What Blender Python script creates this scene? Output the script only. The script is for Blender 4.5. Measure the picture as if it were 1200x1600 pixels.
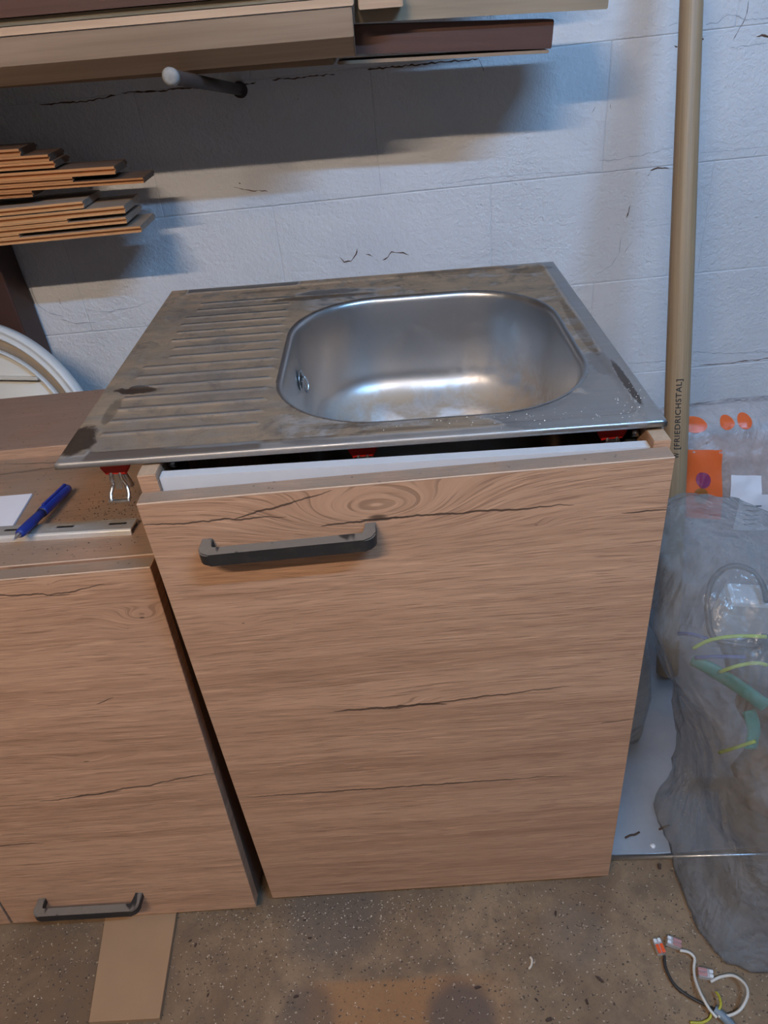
import bpy, bmesh, math, random
from math import sin, cos, pi, radians, sqrt
from mathutils import Vector, Matrix, noise
from mathutils.bvhtree import BVHTree

for o in list(bpy.data.objects): bpy.data.objects.remove(o)
scn = bpy.context.scene
COL = scn.collection
rnd = random.Random(7)

# ------------------------------------------------------------------ camera
F = 1133.84                                   # focal length in pixels of the 1200 x 1600 frame
CAM = Vector((0.2537, -0.5630, 1.0899))
PITCH, YAW, ROLL = 0.6056, -0.0440, -0.1111
fw = Vector((sin(YAW)*cos(PITCH), cos(YAW)*cos(PITCH), -sin(PITCH)))
rt0 = Vector((cos(YAW), -sin(YAW), 0)); up0 = rt0.cross(fw)
RT = rt0*cos(ROLL) + up0*sin(ROLL)
UP = -rt0*sin(ROLL) + up0*cos(ROLL)
cd = bpy.data.cameras.new('camera'); cam = bpy.data.objects.new('camera', cd); COL.objects.link(cam)
cd.sensor_fit = 'VERTICAL'; cd.sensor_height = 36.0; cd.lens = F/1600*36.0
cd.clip_start = 0.01
m = Matrix.Identity(4)
for i in range(3):
    m[i][0], m[i][1], m[i][2], m[i][3] = RT[i], UP[i], -fw[i], CAM[i]
cam.matrix_world = m
scn.camera = cam

# ------------------------------------------------------------------ world, exposure
w = bpy.data.worlds.new('world'); scn.world = w; w.use_nodes = True
w.node_tree.nodes['Background'].inputs[0].default_value = (0.5, 0.55, 0.6, 1)
w.node_tree.nodes['Background'].inputs[1].default_value = 0.02
vs = scn.view_settings
vs.view_transform = 'Standard'; vs.look = 'None'; vs.gamma = 1.0; vs.use_curve_mapping = False
vs.exposure = 0.0
COOL_POS, COOL_COL, COOL_POW = (1.05, -0.97, 2.20), (0.28, 0.57, 1.0), 500
WARM_POS, WARM_COL, WARM_POW = (-0.30, -1.40, 2.20), (1.0, 0.80, 0.62), 450

# pixel -> direction helpers (a pixel only gives a direction; depth comes from a plane)
def ray(u, v): return fw + RT*((u-600)/F) - UP*((v-800)/F)
def atZ(u, v, z): d = ray(u, v); return CAM + d*((z-CAM.z)/d.z)
def atY(u, v, y): d = ray(u, v); return CAM + d*((y-CAM.y)/d.y)
def atP(u, v, p, n): d = ray(u, v); return CAM + d*(((p-CAM).dot(n))/d.dot(n))

# ------------------------------------------------------------------ node helper
class S:
    def __init__(s, m, k): s.m, s.k = m, k
    def _b(s, op, o, r=False): return s.m.math(op, o, s) if r else s.m.math(op, s, o)
    def __add__(s, o): return s._b('ADD', o)
    __radd__ = __add__
    def __sub__(s, o): return s._b('SUBTRACT', o)
    def __rsub__(s, o): return s._b('SUBTRACT', o, True)
    def __mul__(s, o): return s._b('MULTIPLY', o)
    __rmul__ = __mul__
    def __truediv__(s, o): return s._b('DIVIDE', o)
    def __neg__(s): return s*-1.0
class Mat:
    def __init__(s, name):
        s.mat = bpy.data.materials.new(name); s.mat.use_nodes = True
        s.t = s.mat.node_tree; s.t.nodes.clear()
        s.out = s.t.nodes.new('ShaderNodeOutputMaterial')
        s.b = s.t.nodes.new('ShaderNodeBsdfPrincipled')
        s.t.links.new(s.b.outputs[0], s.out.inputs[0])
    def put(s, inp, v):
        if isinstance(v, S): s.t.links.new(v.k, inp)
        elif hasattr(v, 'is_output'): s.t.links.new(v, inp)
        elif isinstance(v, (tuple, list)) and len(v) == 3 and inp.type == 'RGBA': inp.default_value = (*v, 1)
        else: inp.default_value = v
    def math(s, op, a, b=None, c=None, clamp=False):
        n = s.t.nodes.new('ShaderNodeMath'); n.operation = op; n.use_clamp = clamp
        s.put(n.inputs[0], a)
        if b is not None: s.put(n.inputs[1], b)
        if c is not None: s.put(n.inputs[2], c)
        return S(s, n.outputs[0])
    def coord(s, kind='Object'):
        n = s.t.nodes.new('ShaderNodeTexCoord'); x = s.t.nodes.new('ShaderNodeSeparateXYZ')
        s.t.links.new(n.outputs[kind], x.inputs[0])
        return [S(s, x.outputs[i]) for i in range(3)]
    def pos(s):
        n = s.t.nodes.new('ShaderNodeNewGeometry'); x = s.t.nodes.new('ShaderNodeSeparateXYZ')
        s.t.links.new(n.outputs['Position'], x.inputs[0])
        return [S(s, x.outputs[i]) for i in range(3)]
    def normal_z(s):
        n = s.t.nodes.new('ShaderNodeNewGeometry'); x = s.t.nodes.new('ShaderNodeSeparateXYZ')
        s.t.links.new(n.outputs['True Normal'], x.inputs[0]); return S(s, x.outputs[2])
    def rand(s):
        n = s.t.nodes.new('ShaderNodeObjectInfo'); return S(s, n.outputs['Random'])
    def vec(s, x, y, z=0.0):
        n = s.t.nodes.new('ShaderNodeCombineXYZ')
        for i, v in enumerate((x, y, z)): s.put(n.inputs[i], v)
        return S(s, n.outputs[0])
    def noise(s, v, scale=1.0, detail=2.0, rough=0.5, dist=0.0):
        n = s.t.nodes.new('ShaderNodeTexNoise'); s.put(n.inputs['Vector'], v)
        n.inputs['Scale'].default_value = scale; n.inputs['Detail'].default_value = detail
        n.inputs['Roughness'].default_value = rough; n.inputs['Distortion'].default_value = dist
        return S(s, n.outputs['Fac'])
    def voro(s, v, scale=1.0, feature='F1', out='Distance'):
        n = s.t.nodes.new('ShaderNodeTexVoronoi'); n.feature = feature; s.put(n.inputs['Vector'], v)
        n.inputs['Scale'].default_value = scale; return S(s, n.outputs[out])
    def step(s, v, a, b, smooth=True):            # 0 at a .. 1 at b
        n = s.t.nodes.new('ShaderNodeMapRange'); n.interpolation_type = 'SMOOTHSTEP' if smooth else 'LINEAR'
        s.put(n.inputs[0], v); s.put(n.inputs[1], a); s.put(n.inputs[2], b)
        return S(s, n.outputs[0])
    def mix(s, f, a, b):
        n = s.t.nodes.new('ShaderNodeMix'); n.data_type = 'RGBA'
        s.put(n.inputs[0], f); s.put(n.inputs[6], a); s.put(n.inputs[7], b)
        return S(s, n.outputs[2])
    def bump(s, h, strength=0.3, dist=0.002):
        n = s.t.nodes.new('ShaderNodeBump'); n.inputs['Strength'].default_value = strength
        n.inputs['Distance'].default_value = dist; s.put(n.inputs['Height'], h)
        s.t.links.new(n.outputs[0], s.b.inputs['Normal'])
    def set(s, **k):
        for a, v in k.items(): s.put(s.b.inputs[a.replace('_', ' ')], v)
        return s
def plain(name, col, rough=0.5, metal=0.0, var=0.12, scale=60.0, **k):
    m = Mat(name); x, y, z = m.coord(); v = m.vec(x, y, z)
    n = m.noise(v, scale, 3)
    m.set(Base_Color=m.mix(n, tuple(c*(1-var) for c in col), tuple(min(1, c*(1+var)) for c in col)),
          Roughness=rough, Metallic=metal)
    for a, b in k.items(): m.put(m.b.inputs[a.replace('_', ' ')], b)
    return m.mat

# ------------------------------------------------------------------ mesh helpers
def link(o, parent=None):
    COL.objects.link(o)
    if parent: o.parent = parent
    return o
def mesh(name, vs_, fs, mat, parent=None, smooth=False):
    me = bpy.data.meshes.new(name); me.from_pydata([tuple(v) for v in vs_], [], fs); me.update()
    if mat: me.materials.append(mat)
    if smooth:
        for p in me.polygons: p.use_smooth = True
    return link(bpy.data.objects.new(name, me), parent)
def from_bm(name, bm, mat, parent=None, smooth=False):
    bmesh.ops.recalc_face_normals(bm, faces=bm.faces[:])
    me = bpy.data.meshes.new(name); bm.to_mesh(me); bm.free()
    if mat: me.materials.append(mat)
    if smooth:
        for p in me.polygons: p.use_smooth = True
    return link(bpy.data.objects.new(name, me), parent)
def add_box(bm, a, b, bev=0.0, seg=2):
    r = bmesh.ops.create_cube(bm, size=1.0)
    c = [(a[i]+b[i])/2 for i in range(3)]; d = [abs(b[i]-a[i]) for i in range(3)]
    for v in r['verts']: v.co = Vector((v.co.x*d[0]+c[0], v.co.y*d[1]+c[1], v.co.z*d[2]+c[2]))
    if bev:
        es = list({e for v in r['verts'] for e in v.link_edges})
        bmesh.ops.bevel(bm, geom=es, offset=bev, segments=seg, affect='EDGES', profile=0.5)
def box(name, a, b, mat, parent=None, bev=0.001, seg=2, smooth=False):
    bm = bmesh.new(); add_box(bm, a, b, bev, seg); return from_bm(name, bm, mat, parent, smooth)
def prism(name, poly, axis, a, b, mat, parent=None, bev=0.0):
    """poly: 2-D outline, extruded along axis from a to b"""
    def P(p, t):
        return {'x': (t, p[0], p[1]), 'y': (p[0], t, p[1]), 'z': (p[0], p[1], t)}[axis]
    n = len(poly); bm = bmesh.new()
    lo = [bm.verts.new(P(p, a)) for p in poly]; hi = [bm.verts.new(P(p, b)) for p in poly]
    bm.faces.new(lo); bm.faces.new(hi)
    for i in range(n): bm.faces.new((lo[i], lo[(i+1) % n], hi[(i+1) % n], hi[i]))
    if bev:
        es = [e for e in bm.edges if (e.verts[0] in lo) == (e.verts[1] in lo)]
        bmesh.ops.bevel(bm, geom=es, offset=bev, segments=2, affect='EDGES')
    return from_bm(name, bm, mat, parent)
def tube(name, pts, r, mat, parent=None, seg=10, smooth=True, caps=True, flat=None):
    """swept round tube through pts; r a number or list; flat=(normal, ratio) squashes it along a normal"""
    pts = [Vector(p) for p in pts]; n = len(pts); vs_, fs = [], []
    t0 = None; nr = None
    for i, p in enumerate(pts):
        t = (pts[min(i+1, n-1)] - pts[max(i-1, 0)]).normalized()
        if nr is None:
            nr = t.orthogonal().normalized()
        else:
            nr = (nr - t*nr.dot(t)).normalized()
        bn = t.cross(nr); rr = r[i] if isinstance(r, (list, tuple)) else r
        for k in range(seg):
            a = 2*pi*k/seg; off = nr*(cos(a)*rr) + bn*(sin(a)*rr)
            if flat: off = off - flat[0]*(off.dot(flat[0])*(1-flat[1]))
            vs_.append(p+off)
    for i in range(n-1):
        for k in range(seg):
            fs.append((i*seg+k, i*seg+(k+1) % seg, (i+1)*seg+(k+1) % seg, (i+1)*seg+k))
    if caps:
        fs.append(tuple(range(seg))[::-1]); fs.append(tuple((n-1)*seg+k for k in range(seg)))
    return mesh(name, vs_, fs, mat, parent, smooth)
def smooth_path(pts, n=8):
    pts = [Vector(p) for p in pts]; out = []
    P = [pts[0]] + pts + [pts[-1]]
    for i in range(1, len(P)-2):
        for k in range(n):
            t = k/n; a, b, c, d = P[i-1], P[i], P[i+1], P[i+2]
            out.append(0.5*((2*b)+(c-a)*t+(2*a-5*b+4*c-d)*t*t+(3*b-a-3*c+d)*t**3))
    return out + [pts[-1]]
def lathe(name, prof, mat, parent=None, seg=64, smooth=True):
    """prof: (radius, height) about local z"""
    vs_, fs = [], []; n = len(prof)
    for r, h in prof:
        for k in range(seg): vs_.append((r*cos(2*pi*k/seg), r*sin(2*pi*k/seg), h))
    for i in range(n-1):
        for k in range(seg): fs.append((i*seg+k, i*seg+(k+1) % seg, (i+1)*seg+(k+1) % seg, (i+1)*seg+k))
    fs.append(tuple(range(seg))[::-1]); fs.append(tuple((n-1)*seg+k for k in range(seg)))
    return mesh(name, vs_, fs, mat, parent, smooth)
def thing(name, label, cat, loc=(0, 0, 0), group=None):
    o = bpy.data.objects.new(name, None); o.empty_display_size = 0.05; o.location = loc
    return tag(link(o), label, cat, group)
def tag(o, label, cat, group=None):
    o['label'] = label; o['category'] = cat
    if group: o['group'] = group
    return o
def struct(o): o['kind'] = 'structure'; return o
def auto_smooth(o, deg=35):
    for p in o.data.polygons: p.use_smooth = True
    try: o.data.set_sharp_from_angle(angle=radians(deg))
    except Exception: pass
    return o

# ------------------------------------------------------------------ materials
def oak(name, light=(0.565, 0.335, 0.208), dark=(0.345, 0.185, 0.108), axis='z', knots=(), cracks=(), dust=0.0, seed=0.0, rough=0.45):
    m = Mat(name); X, Y, Z = m.coord()
    z = Z if axis == 'z' else Y
    x = X
    h = z + (m.noise(m.vec(x*2.5, z*7.0, seed), 1.0, 2)-0.5)*0.020 + (m.noise(m.vec(x*9, z*30, seed+3), 1.0, 1)-0.5)*0.003
    kmask = None
    for kx, kz, ka, kb, A in knots:
        dx = (x-kx)/ka; dz = (z-kz)/kb; r2 = dx*dx+dz*dz
        g = m.math('POWER', 2.71828, -r2)
        h = h + g*A
        core = m.step(r2, 0.012, 0.0)
        kmask = core if kmask is None else m.math('MAXIMUM', kmask, core)
    broad = m.noise(m.vec(x*0.9, h*22, seed+1), 1.0, 3, 0.6)
    mid = m.noise(m.vec(x*3.0, h*150, seed+2), 1.0, 3, 0.6)
    fine = m.noise(m.vec(x*14, h*620, seed+4), 1.0, 2, 0.6)
    pores = m.step(m.noise(m.vec(x*26, h*900, seed+5), 1.0, 1), 0.56, 0.68)
    mid2 = m.noise(m.vec(x*6.0, h*330, seed+7), 1.0, 2, 0.6)
    t = m.step(broad*0.75 + mid*0.45 + mid2*0.40 + fine*0.40, 0.66, 1.26)
    col = m.mix(t, dark, light)
    pale = m.step(m.noise(m.vec(x*20, h*480, seed+9), 1.0, 1), 0.58, 0.75)
    col = m.mix(pale*0.45, col, tuple(min(1, c*1.35) for c in light))
    col = m.mix(pores*0.50, col, tuple(c*0.55 for c in dark))
    if kmask is not None: col = m.mix(kmask*0.85, col, (0.045, 0.024, 0.015))
    for i, (x0, z0, x1, z1, wd) in enumerate(cracks):
        tt = (x-x0)/(x1-x0)
        line = tt*(z1-z0)+z0 + (m.noise(m.vec(x*30, 3.1*i+seed, 0), 1.0, 3, 0.6)-0.5)*0.010
        env = m.math('MAXIMUM', tt*(1.0-tt)*4.0, 0.0)
        width = m.math('SQRT', env)*wd*(m.noise(m.vec(x*45, 7.7*i, 2), 1.0, 1)+0.35)
        d = m.math('ABSOLUTE', z-line)
        k = m.step(d, width, width*0.35)*m.step(env, 0.0, 0.06)
        col = m.mix(k*0.9, col, (0.045, 0.026, 0.018))
    if dust:
        dn = m.noise(m.vec(X*14, Y*14, Z*14), 1.0, 5, 0.65)
        up = m.step(m.normal_z(), 0.6, 0.9)
        grit = m.noise(m.vec(X*700, Y*700, Z*700), 1.0, 1)
        col = m.mix(m.step(dn, 0.30, 0.62)*up*dust, col, m.mix(grit, (0.20, 0.15, 0.11), (0.30, 0.235, 0.18)))
        col = m.mix(m.step(m.voro(m.vec(X, Y, Z), 95), 0.16, 0.10)*up*0.6, col, (0.07, 0.05, 0.04))
    m.set(Base_Color=col, Roughness=rough)
    m.bump(fine*0.5+mid2*0.5+mid*0.4-pores*0.9, 0.4, 0.0008)
    return m.mat

def raw_wood(name, a, b, rough=0.75, gs=1.0):
    m = Mat(name); x, y, z = m.coord(); rr = m.rand()*7.0
    g = m.noise(m.vec(x*3+rr, y*90*gs, z*90*gs), 1.0, 3, 0.6)
    g2 = m.noise(m.vec(x*1.2+rr, y*16*gs, z*16*gs), 1.0, 4, 0.6, 0.6)
    col = m.mix(m.step(g*0.5+g2*0.6, 0.35, 0.75), a, b)
    m.set(Base_Color=col, Roughness=rough); m.bump(g, 0.3, 0.001)
    return m.mat

def wall_paint():
    m = Mat('white_wall_paint'); x, y, z = m.pos(); v = m.vec(x, y, z)
    big = m.noise(v, 3.0, 4, 0.6); fine = m.noise(v, 260, 3, 0.6); mid = m.noise(v, 60, 4, 0.6)
    col = m.mix(m.step(big, 0.3, 0.7), (0.60, 0.61, 0.63), (0.70, 0.70, 0.71))
    spot = m.step(m.noise(v, 85, 2), 0.735, 0.775)*m.step(m.noise(v, 7, 2), 0.50, 0.62)
    col = m.mix(spot*0.55, col, (0.24, 0.19, 0.15))
    m.set(Base_Color=col, Roughness=0.75)
    ridge = m.noise(v, 22, 5, 0.65, 0.8)
    m.bump(fine*0.45+mid*0.9+ridge*1.2+m.noise(v, 120, 3, 0.6)*0.8, 0.6, 0.004)
    return m.mat
def floor_mat():
    m = Mat('particle_board_floor'); x, y, z = m.pos(); v = m.vec(x, y, 0.0)
    big = m.noise(v, 5.0, 5, 0.65, 0.5); mid = m.noise(v, 38, 4, 0.6); fine = m.noise(m.vec(x*260, y*260, 0.0), 1.0, 2)
    col = m.mix(m.step(big, 0.35, 0.68), (0.150, 0.092, 0.050), (0.255, 0.165, 0.092))
    col = m.mix(m.step(mid, 0.42, 0.70)*0.5, col, (0.115, 0.078, 0.050))
    # orange-brown glue patch and two dark round stains with their own outline
    wob = (m.noise(v, 14, 3)-0.5)*0.05
    patch = m.step(y+wob*0.4, -0.105, -0.118)*m.step(x+wob, 0.035, 0.075)*m.step(x+wob, 0.36, 0.25)
    col = m.mix(patch*0.65, col, (0.33, 0.155, 0.055))
    def stain(cx, cy, r, c, k):
        nonlocal col
        d = m.math('SQRT', (x-cx)*(x-cx)+(y-cy)*(y-cy))+wob*0.6
        col = m.mix(m.step(d, r, r*0.55)*k, col, c)
    p = atZ(720, 1585, 0); stain(p.x, p.y, 0.055, (0.075, 0.058, 0.05), 0.75)
    p = atZ(480, 1592, 0); stain(p.x, p.y, 0.05, (0.085, 0.065, 0.052), 0.6)
    p = atZ(520, 1430, 0); stain(p.x, p.y, 0.09, (0.105, 0.085, 0.068), 0.55)
    p = atZ(900, 1460, 0); stain(p.x, p.y, 0.06, (0.20, 0.17, 0.135), 0.22)
    flake = m.voro(m.vec(x, y*1.4, 0.0), 130)
    fc = m.noise(v, 300, 0)
    col = m.mix(m.step(flake, 0.30, 0.12)*m.step(fc, 0.50, 0.58)*0.9, col, (0.38, 0.29, 0.20))
    col = m.mix(m.step(flake, 0.34, 0.16)*m.step(fc, 0.49, 0.42)*0.9, col, (0.045, 0.032, 0.024))
    col = m.mix(m.step(fine, 0.5, 0.75)*0.3, col, (0.09, 0.065, 0.048))
    m.set(Base_Color=col, Roughness=0.85); m.bump(mid*0.7+fine*0.5, 0.4, 0.0015)
    return m.mat
def bag_film(name, tint=(0.80, 0.82, 0.84), solid=0.32, rough=0.25):
    m = Mat(name); x, y, z = m.pos(); v = m.vec(x, y, z)
    n = m.noise(v, 12, 4, 0.6); n2 = m.noise(v, 45, 4, 0.65, 1.0)
    tr = m.t.nodes.new('ShaderNodeBsdfTransparent'); tr.inputs[0].default_value = (0.93, 0.94, 0.95, 1)
    mx = m.t.nodes.new('ShaderNodeMixShader')
    fr = m.t.nodes.new('ShaderNodeLayerWeight'); fr.inputs[0].default_value = 0.25
    fac = m.step(n*0.6+n2*0.4, 0.30, 0.75)*0.22 + (solid-0.08) + S(m, fr.outputs['Facing'])*0.25
    m.put(mx.inputs[0], m.math('MINIMUM', fac, 0.95))
    m.t.links.new(tr.outputs[0], mx.inputs[1]); m.t.links.new(m.b.outputs[0], mx.inputs[2])
    m.t.links.new(mx.outputs[0], m.out.inputs[0])
    cr = 1.0-m.math('ABSOLUTE', m.noise(m.vec(x*11, y*11, z*6), 1.0, 4, 0.6, 0.7)-0.5)*5.0
    m.set(Base_Color=tint, Roughness=rough); m.bump(n2*0.5+n+cr*1.2, 0.55, 0.006)
    return m.mat

PAINT = wall_paint()
MORTAR = plain('painted_joint', (0.56, 0.57, 0.59), 0.8)
FLOOR = floor_mat()
STEEL = plain('clean_steel', (0.62, 0.62, 0.62), 0.25, 1.0, 0.06, 200)
ZINC = plain('zinc_plated_steel', (0.66, 0.67, 0.68), 0.30, 1.0, 0.1, 150)
RAILMETAL = None
HANDLE = None
RED = plain('red_plastic', (0.55, 0.02, 0.015), 0.4, Emission_Strength=0.0)
WHITE_LAM = plain('white_laminate', (0.60, 0.60, 0.61), 0.4, 0, 0.04)
CHIP = plain('chipboard_edge', (0.42, 0.29, 0.19), 0.8, 0, 0.25, 350)
HDF = plain('brown_fibreboard', (0.23, 0.15, 0.10), 0.8, 0, 0.12, 90)
BLACK = plain('black_plastic', (0.02, 0.02, 0.022), 0.5)
DARKBOARD = plain('dark_carcass_board', (0.10, 0.062, 0.045), 0.6, 0, 0.2, 40)

# ------------------------------------------------------------------ the room
WY = 0.85                                            # face of the back wall
X0, X1, Y0, ZC = -2.4, 2.6, -3.0, 2.42
def slab(name, a, b, mat): return struct(box(name, a, b, mat, None, 0.0))
slab('floor', (X0, Y0, -0.05), (X1, WY+0.1, 0.0), FLOOR)
ROOM = plain('room_plaster', (0.20, 0.185, 0.17), 0.9, 0, 0.06, 4)
slab('ceiling', (X0, Y0, ZC), (X1, WY+0.1, ZC+0.05), ROOM)
slab('wall_left', (X0-0.05, Y0, 0), (X0, WY+0.1, ZC), ROOM)
slab('wall_right', (X1, Y0, 0), (X1+0.05, WY+0.1, ZC), ROOM)
slab('wall_front', (X0, Y0-0.05, 0), (X1, Y0, ZC), ROOM)
wall = struct(box('wall_back', (X0, WY+0.0012, 0), (X1, WY+0.1, ZC), MORTAR, None, 0.0))
# painted blocks, 40 x 20 cm, running bond, thin joints mostly closed by the paint
BL, BH, GAP = 0.40, 0.20, 0.0003
def block_mesh(seed, L):
    bm = bmesh.new(); r = random.Random(seed)
    add_box(bm, (0, 0, 0), (L-GAP, 0.03, BH-GAP), 0.0022, 3)
    for v in bm.verts:
        v.co += Vector((noise.noise(v.co*31+Vector((seed, 0, 0))), 0.5*noise.noise(v.co*23+Vector((0, seed, 0))), noise.noise(v.co*37+Vector((0, 0, seed)))))*0.0008
    me = bpy.data.meshes.new('block'); bmesh.ops.recalc_face_normals(bm, faces=bm.faces[:]); bm.to_mesh(me); bm.free(); me.materials.append(PAINT); return me
BM_ = {}
row = 0; z = 0.01 - BH
while z < ZC-0.02:
    x = 0.85 - 9*BL + (BL/2 if row % 2 else 0)
    while x < X1:
        a, b = max(x, X0+0.001), min(x+BL, X1-0.001); z0, z1 = max(z, 0.0005), min(z+BH, ZC-0.0005)
        if b-a > 0.02 and z1-z0 > 0.02:
            full = abs(b-a-BL) < 1e-4 and abs(z1-z0-BH) < 1e-4
            if full:
                s = rnd.randrange(6)
                if s not in BM_: BM_[s] = block_mesh(s, BL)
                o = link(bpy.data.objects.new('block', BM_[s]), wall)
                o.location = (a, WY+rnd.uniform(-0.0003, 0.0006), z0)
            else:
                box('block', (a, WY, z0), (b-GAP, WY+0.03, z1-GAP), PAINT, wall, 0.002)
        x += BL
    z += BH; row += 1
# flaking paint and cracks on the wall (read in the photograph, laid on the wall plane)
RUST = plain('rusty_crack', (0.10, 0.055, 0.035), 0.9, 0, 0.3, 200)
GREYC = plain('grey_crack', (0.44, 0.45, 0.48), 0.9)
def crack(px, r, mat, wob=0.0012):
    pts = []
    for i in range(len(px)-1):
        a, b = px[i], px[i+1]; n = max(2, int(math.dist(a, b)/5))
        for k in range(n): pts.append((a[0]+(b[0]-a[0])*k/n, a[1]+(b[1]-a[1])*k/n))
    pts.append(px[-1]); W = []
    for p in pts:
        q = atY(p[0], p[1], WY-0.0001); q.z += rnd.uniform(-wob, wob); q.x += rnd.uniform(-wob, wob)*0.5; W.append(q)
    rr = [r*rnd.uniform(0.35, 1.15) for _ in W]; rr[0] = rr[-1] = r*0.15
    tube('paint_crack', W, rr, mat, wall, 6, True, True, (Vector((0, 1, 0)), 0.5))
for px, r in (([(60, 163), (130, 159), (180, 149)], .0013), ([(190, 145), (250, 142), (300, 137), (320, 138), (400, 130)], .0014),
              ([(420, 125), (465, 122), (525, 115)], .0013), ([(573, 109), (633, 103), (690, 97), (748, 92)], .0014), ([(748, 92), (757, 112)], .0006),
              ([(530, 401), (538, 409), (549, 408), (556, 398), (558, 388)], .0012), ([(572, 397), (582, 401)], .0012), ([(597, 406), (606, 402), (612, 394), (625, 394), (640, 399)], .0012),
              ([(1016, 268), (1022, 263), (1034, 262), (1046, 263)], .0016), ([(1011, 275), (1016, 270)], .0009),
              ([(1182, 58), (1190, 56), (1200, 58), (1210, 57)], .0022), ([(1096, 62), (1100, 61)], .0020), ([(1054, 71), (1060, 73)], .0012),
              ([(1092, 571), (1140, 567), (1200, 560), (1230, 558)], .0010), ([(362, 291), (388, 297), (420, 299)], .0010), ([(372, 284), (376, 287)], .0011),
              ([(985, 320), (981, 335), (979, 340)], .0010), ([(520, 258), (524, 268)], .0005), ([(953, 162), (955, 170)], .0006), ([(925, 176), (930, 166)], .0005),
              ([(1146, 62), (1155, 45), (1166, 25), (1170, 0)], .0006), ([(887, 60), (893, 40), (902, 20)], .0005)):
    crack(px, r, RUST)
for px, r in (([(45, 437), (50, 455), (60, 478), (75, 488), (100, 495)], .0014), ([(135, 484), (170, 487), (215, 478), (240, 468)], .0012), ([(95, 497), (115, 505), (150, 503)], .0012),
              ([(935, 252), (965, 249), (1000, 243), (1055, 228)], .0010), ([(690, 288), (740, 280), (850, 270), (960, 268)], .0008), ([(1100, 38), (1120, 36), (1138, 22), (1165, 30), (1205, 29)], .0012),
              ([(1140, 75), (1170, 71), (1200, 66)], .0009), ([(1080, 549), (1130, 552), (1205, 549)], .0012), ([(1040, 40), (1052, 37), (1061, 36)], .0009), ([(980, 568), (1040, 564)], .0010),
              ([(930, 430), (955, 415), (968, 395), (970, 370)], .0007), ([(990, 376), (982, 385), (976, 395)], .0007), ([(1090, 240), (1150, 234), (1205, 228)], .0008)):
    crack(px, r, GREYC)

# ------------------------------------------------------------------ ceiling lamps (behind the photographer)
def lamp(pos, col, power, L, label, cat_group='tube lamps'):
    t = thing('ceiling_light', label, 'lamp', pos, cat_group)
    box('housing', (-L/2-0.05, -0.035, 0.03), (L/2+0.05, 0.035, ZC-pos[2]), plain('lamp_housing', (0.6, 0.6, 0.6), 0.5), t, 0.004)
    em = Mat('lamp_tube'); em.t.nodes.remove(em.b)
    e = em.t.nodes.new('ShaderNodeEmission'); e.inputs[0].default_value = (*col, 1); e.inputs[1].default_value = power
    em.t.links.new(e.outputs[0], em.out.inputs[0])
    tube('tube', [(-L/2, 0, 0.014), (L/2, 0, 0.014)], 0.014, em.mat, t, 12)
    return t
lamp(COOL_POS, COOL_COL, COOL_POW, 0.75, 'cool white tube lamp on the ceiling to the right')
lamp(WARM_POS, WARM_COL, WARM_POW, 0.75, 'warm white tube lamp on the ceiling to the left')

# ------------------------------------------------------------------ sink cabinet
DW, DB, DT = 0.497, 0.020, 0.7324                    # door width, bottom and top
cab = thing('sink_cabinet', 'oak-look sink base cabinet carrying the steel sink', 'cabinet', (0, 0, 0))
def dpt(u, v, y=0.0):
    p = atY(u, v, y); return p.x, p.z-DB
def dcr(a, b, wd, y=0.0): p, q = dpt(*a, y), dpt(*b, y); return (p[0], p[1], q[0], q[1], wd)
k0 = dpt(590, 808); k1 = dpt(625, 1102); k2 = dpt(380, 974); k3 = dpt(838, 820)
OAK_DOOR = oak('oak_door', axis='z', knots=[(k0[0], k0[1], 0.11, 0.036, 0.055), (k1[0], k1[1], 0.05, 0.012, 0.014), (k2[0], k2[1], 0.02, 0.008, 0.006), (k3[0], k3[1], 0.02, 0.006, 0.006)],
    cracks=[dcr((205, 822), (450, 806), .0016), dcr((360, 814), (520, 766), .0018), dcr((500, 822), (640, 806), .0022), dcr((560, 812), (900, 789), .0020),
            dcr((970, 801), (1046, 797), .0012), dcr((520, 1112), (700, 1098), .0030), dcr((600, 1108), (895, 1071), .0018), dcr((370, 1247), (893, 1211), .0022),
            dcr((938, 1130), (995, 1123), .0012)], seed=1.3)
OAK_EDGE = oak('oak_edge', axis='y', dust=0.45, seed=5.0)
OAK_PANEL = oak('oak_panel', axis='z', seed=8.0)
door = box('door', (0, 0, 0), (DW, 0.019, DT-DB), OAK_DOOR, cab, 0.0009, 2); door.location = (0, 0, DB)
LIP = plain('door_edge_band', (0.60, 0.44, 0.32), 0.5, 0, 0.15, 80)
box('edge_band', (0.0005, -0.0004, DT-DB-0.0012), (DW-0.0005, 0.0006, DT-DB+0.0003), LIP, door, 0.0003, 1)
DUSTTOP = oak('dusty_oak_edge', light=(0.40, 0.26, 0.175), dark=(0.27, 0.16, 0.105), axis='y', dust=0.8, seed=2.0)
box('top_edge', (0.001, 0.001, DT-DB-0.0005), (DW-0.001, 0.0186, DT-DB+0.0004), DUSTTOP, door, 0.0, 1)
def handle_mat():
    m = Mat('dusty_black_handle'); x, y, z = m.coord(); v = m.vec(x, y, z)
    n = m.noise(v, 60, 5, 0.65); up = m.step(m.normal_z(), 0.5, 0.9)
    wipe = m.step(m.noise(m.vec(x*45, y*20, 1.0), 1.0, 2), 0.62, 0.56)
    f = m.math('ADD', up*wipe*0.85, m.step(n, 0.5, 0.8)*0.18)
    m.set(Base_Color=m.mix(f, (0.018, 0.017, 0.017), (0.20, 0.165, 0.13)), Roughness=0.55); m.bump(m.noise(v, 600, 2), 0.15, 0.0005)
    return m.mat
HANDLE = handle_mat()
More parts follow.
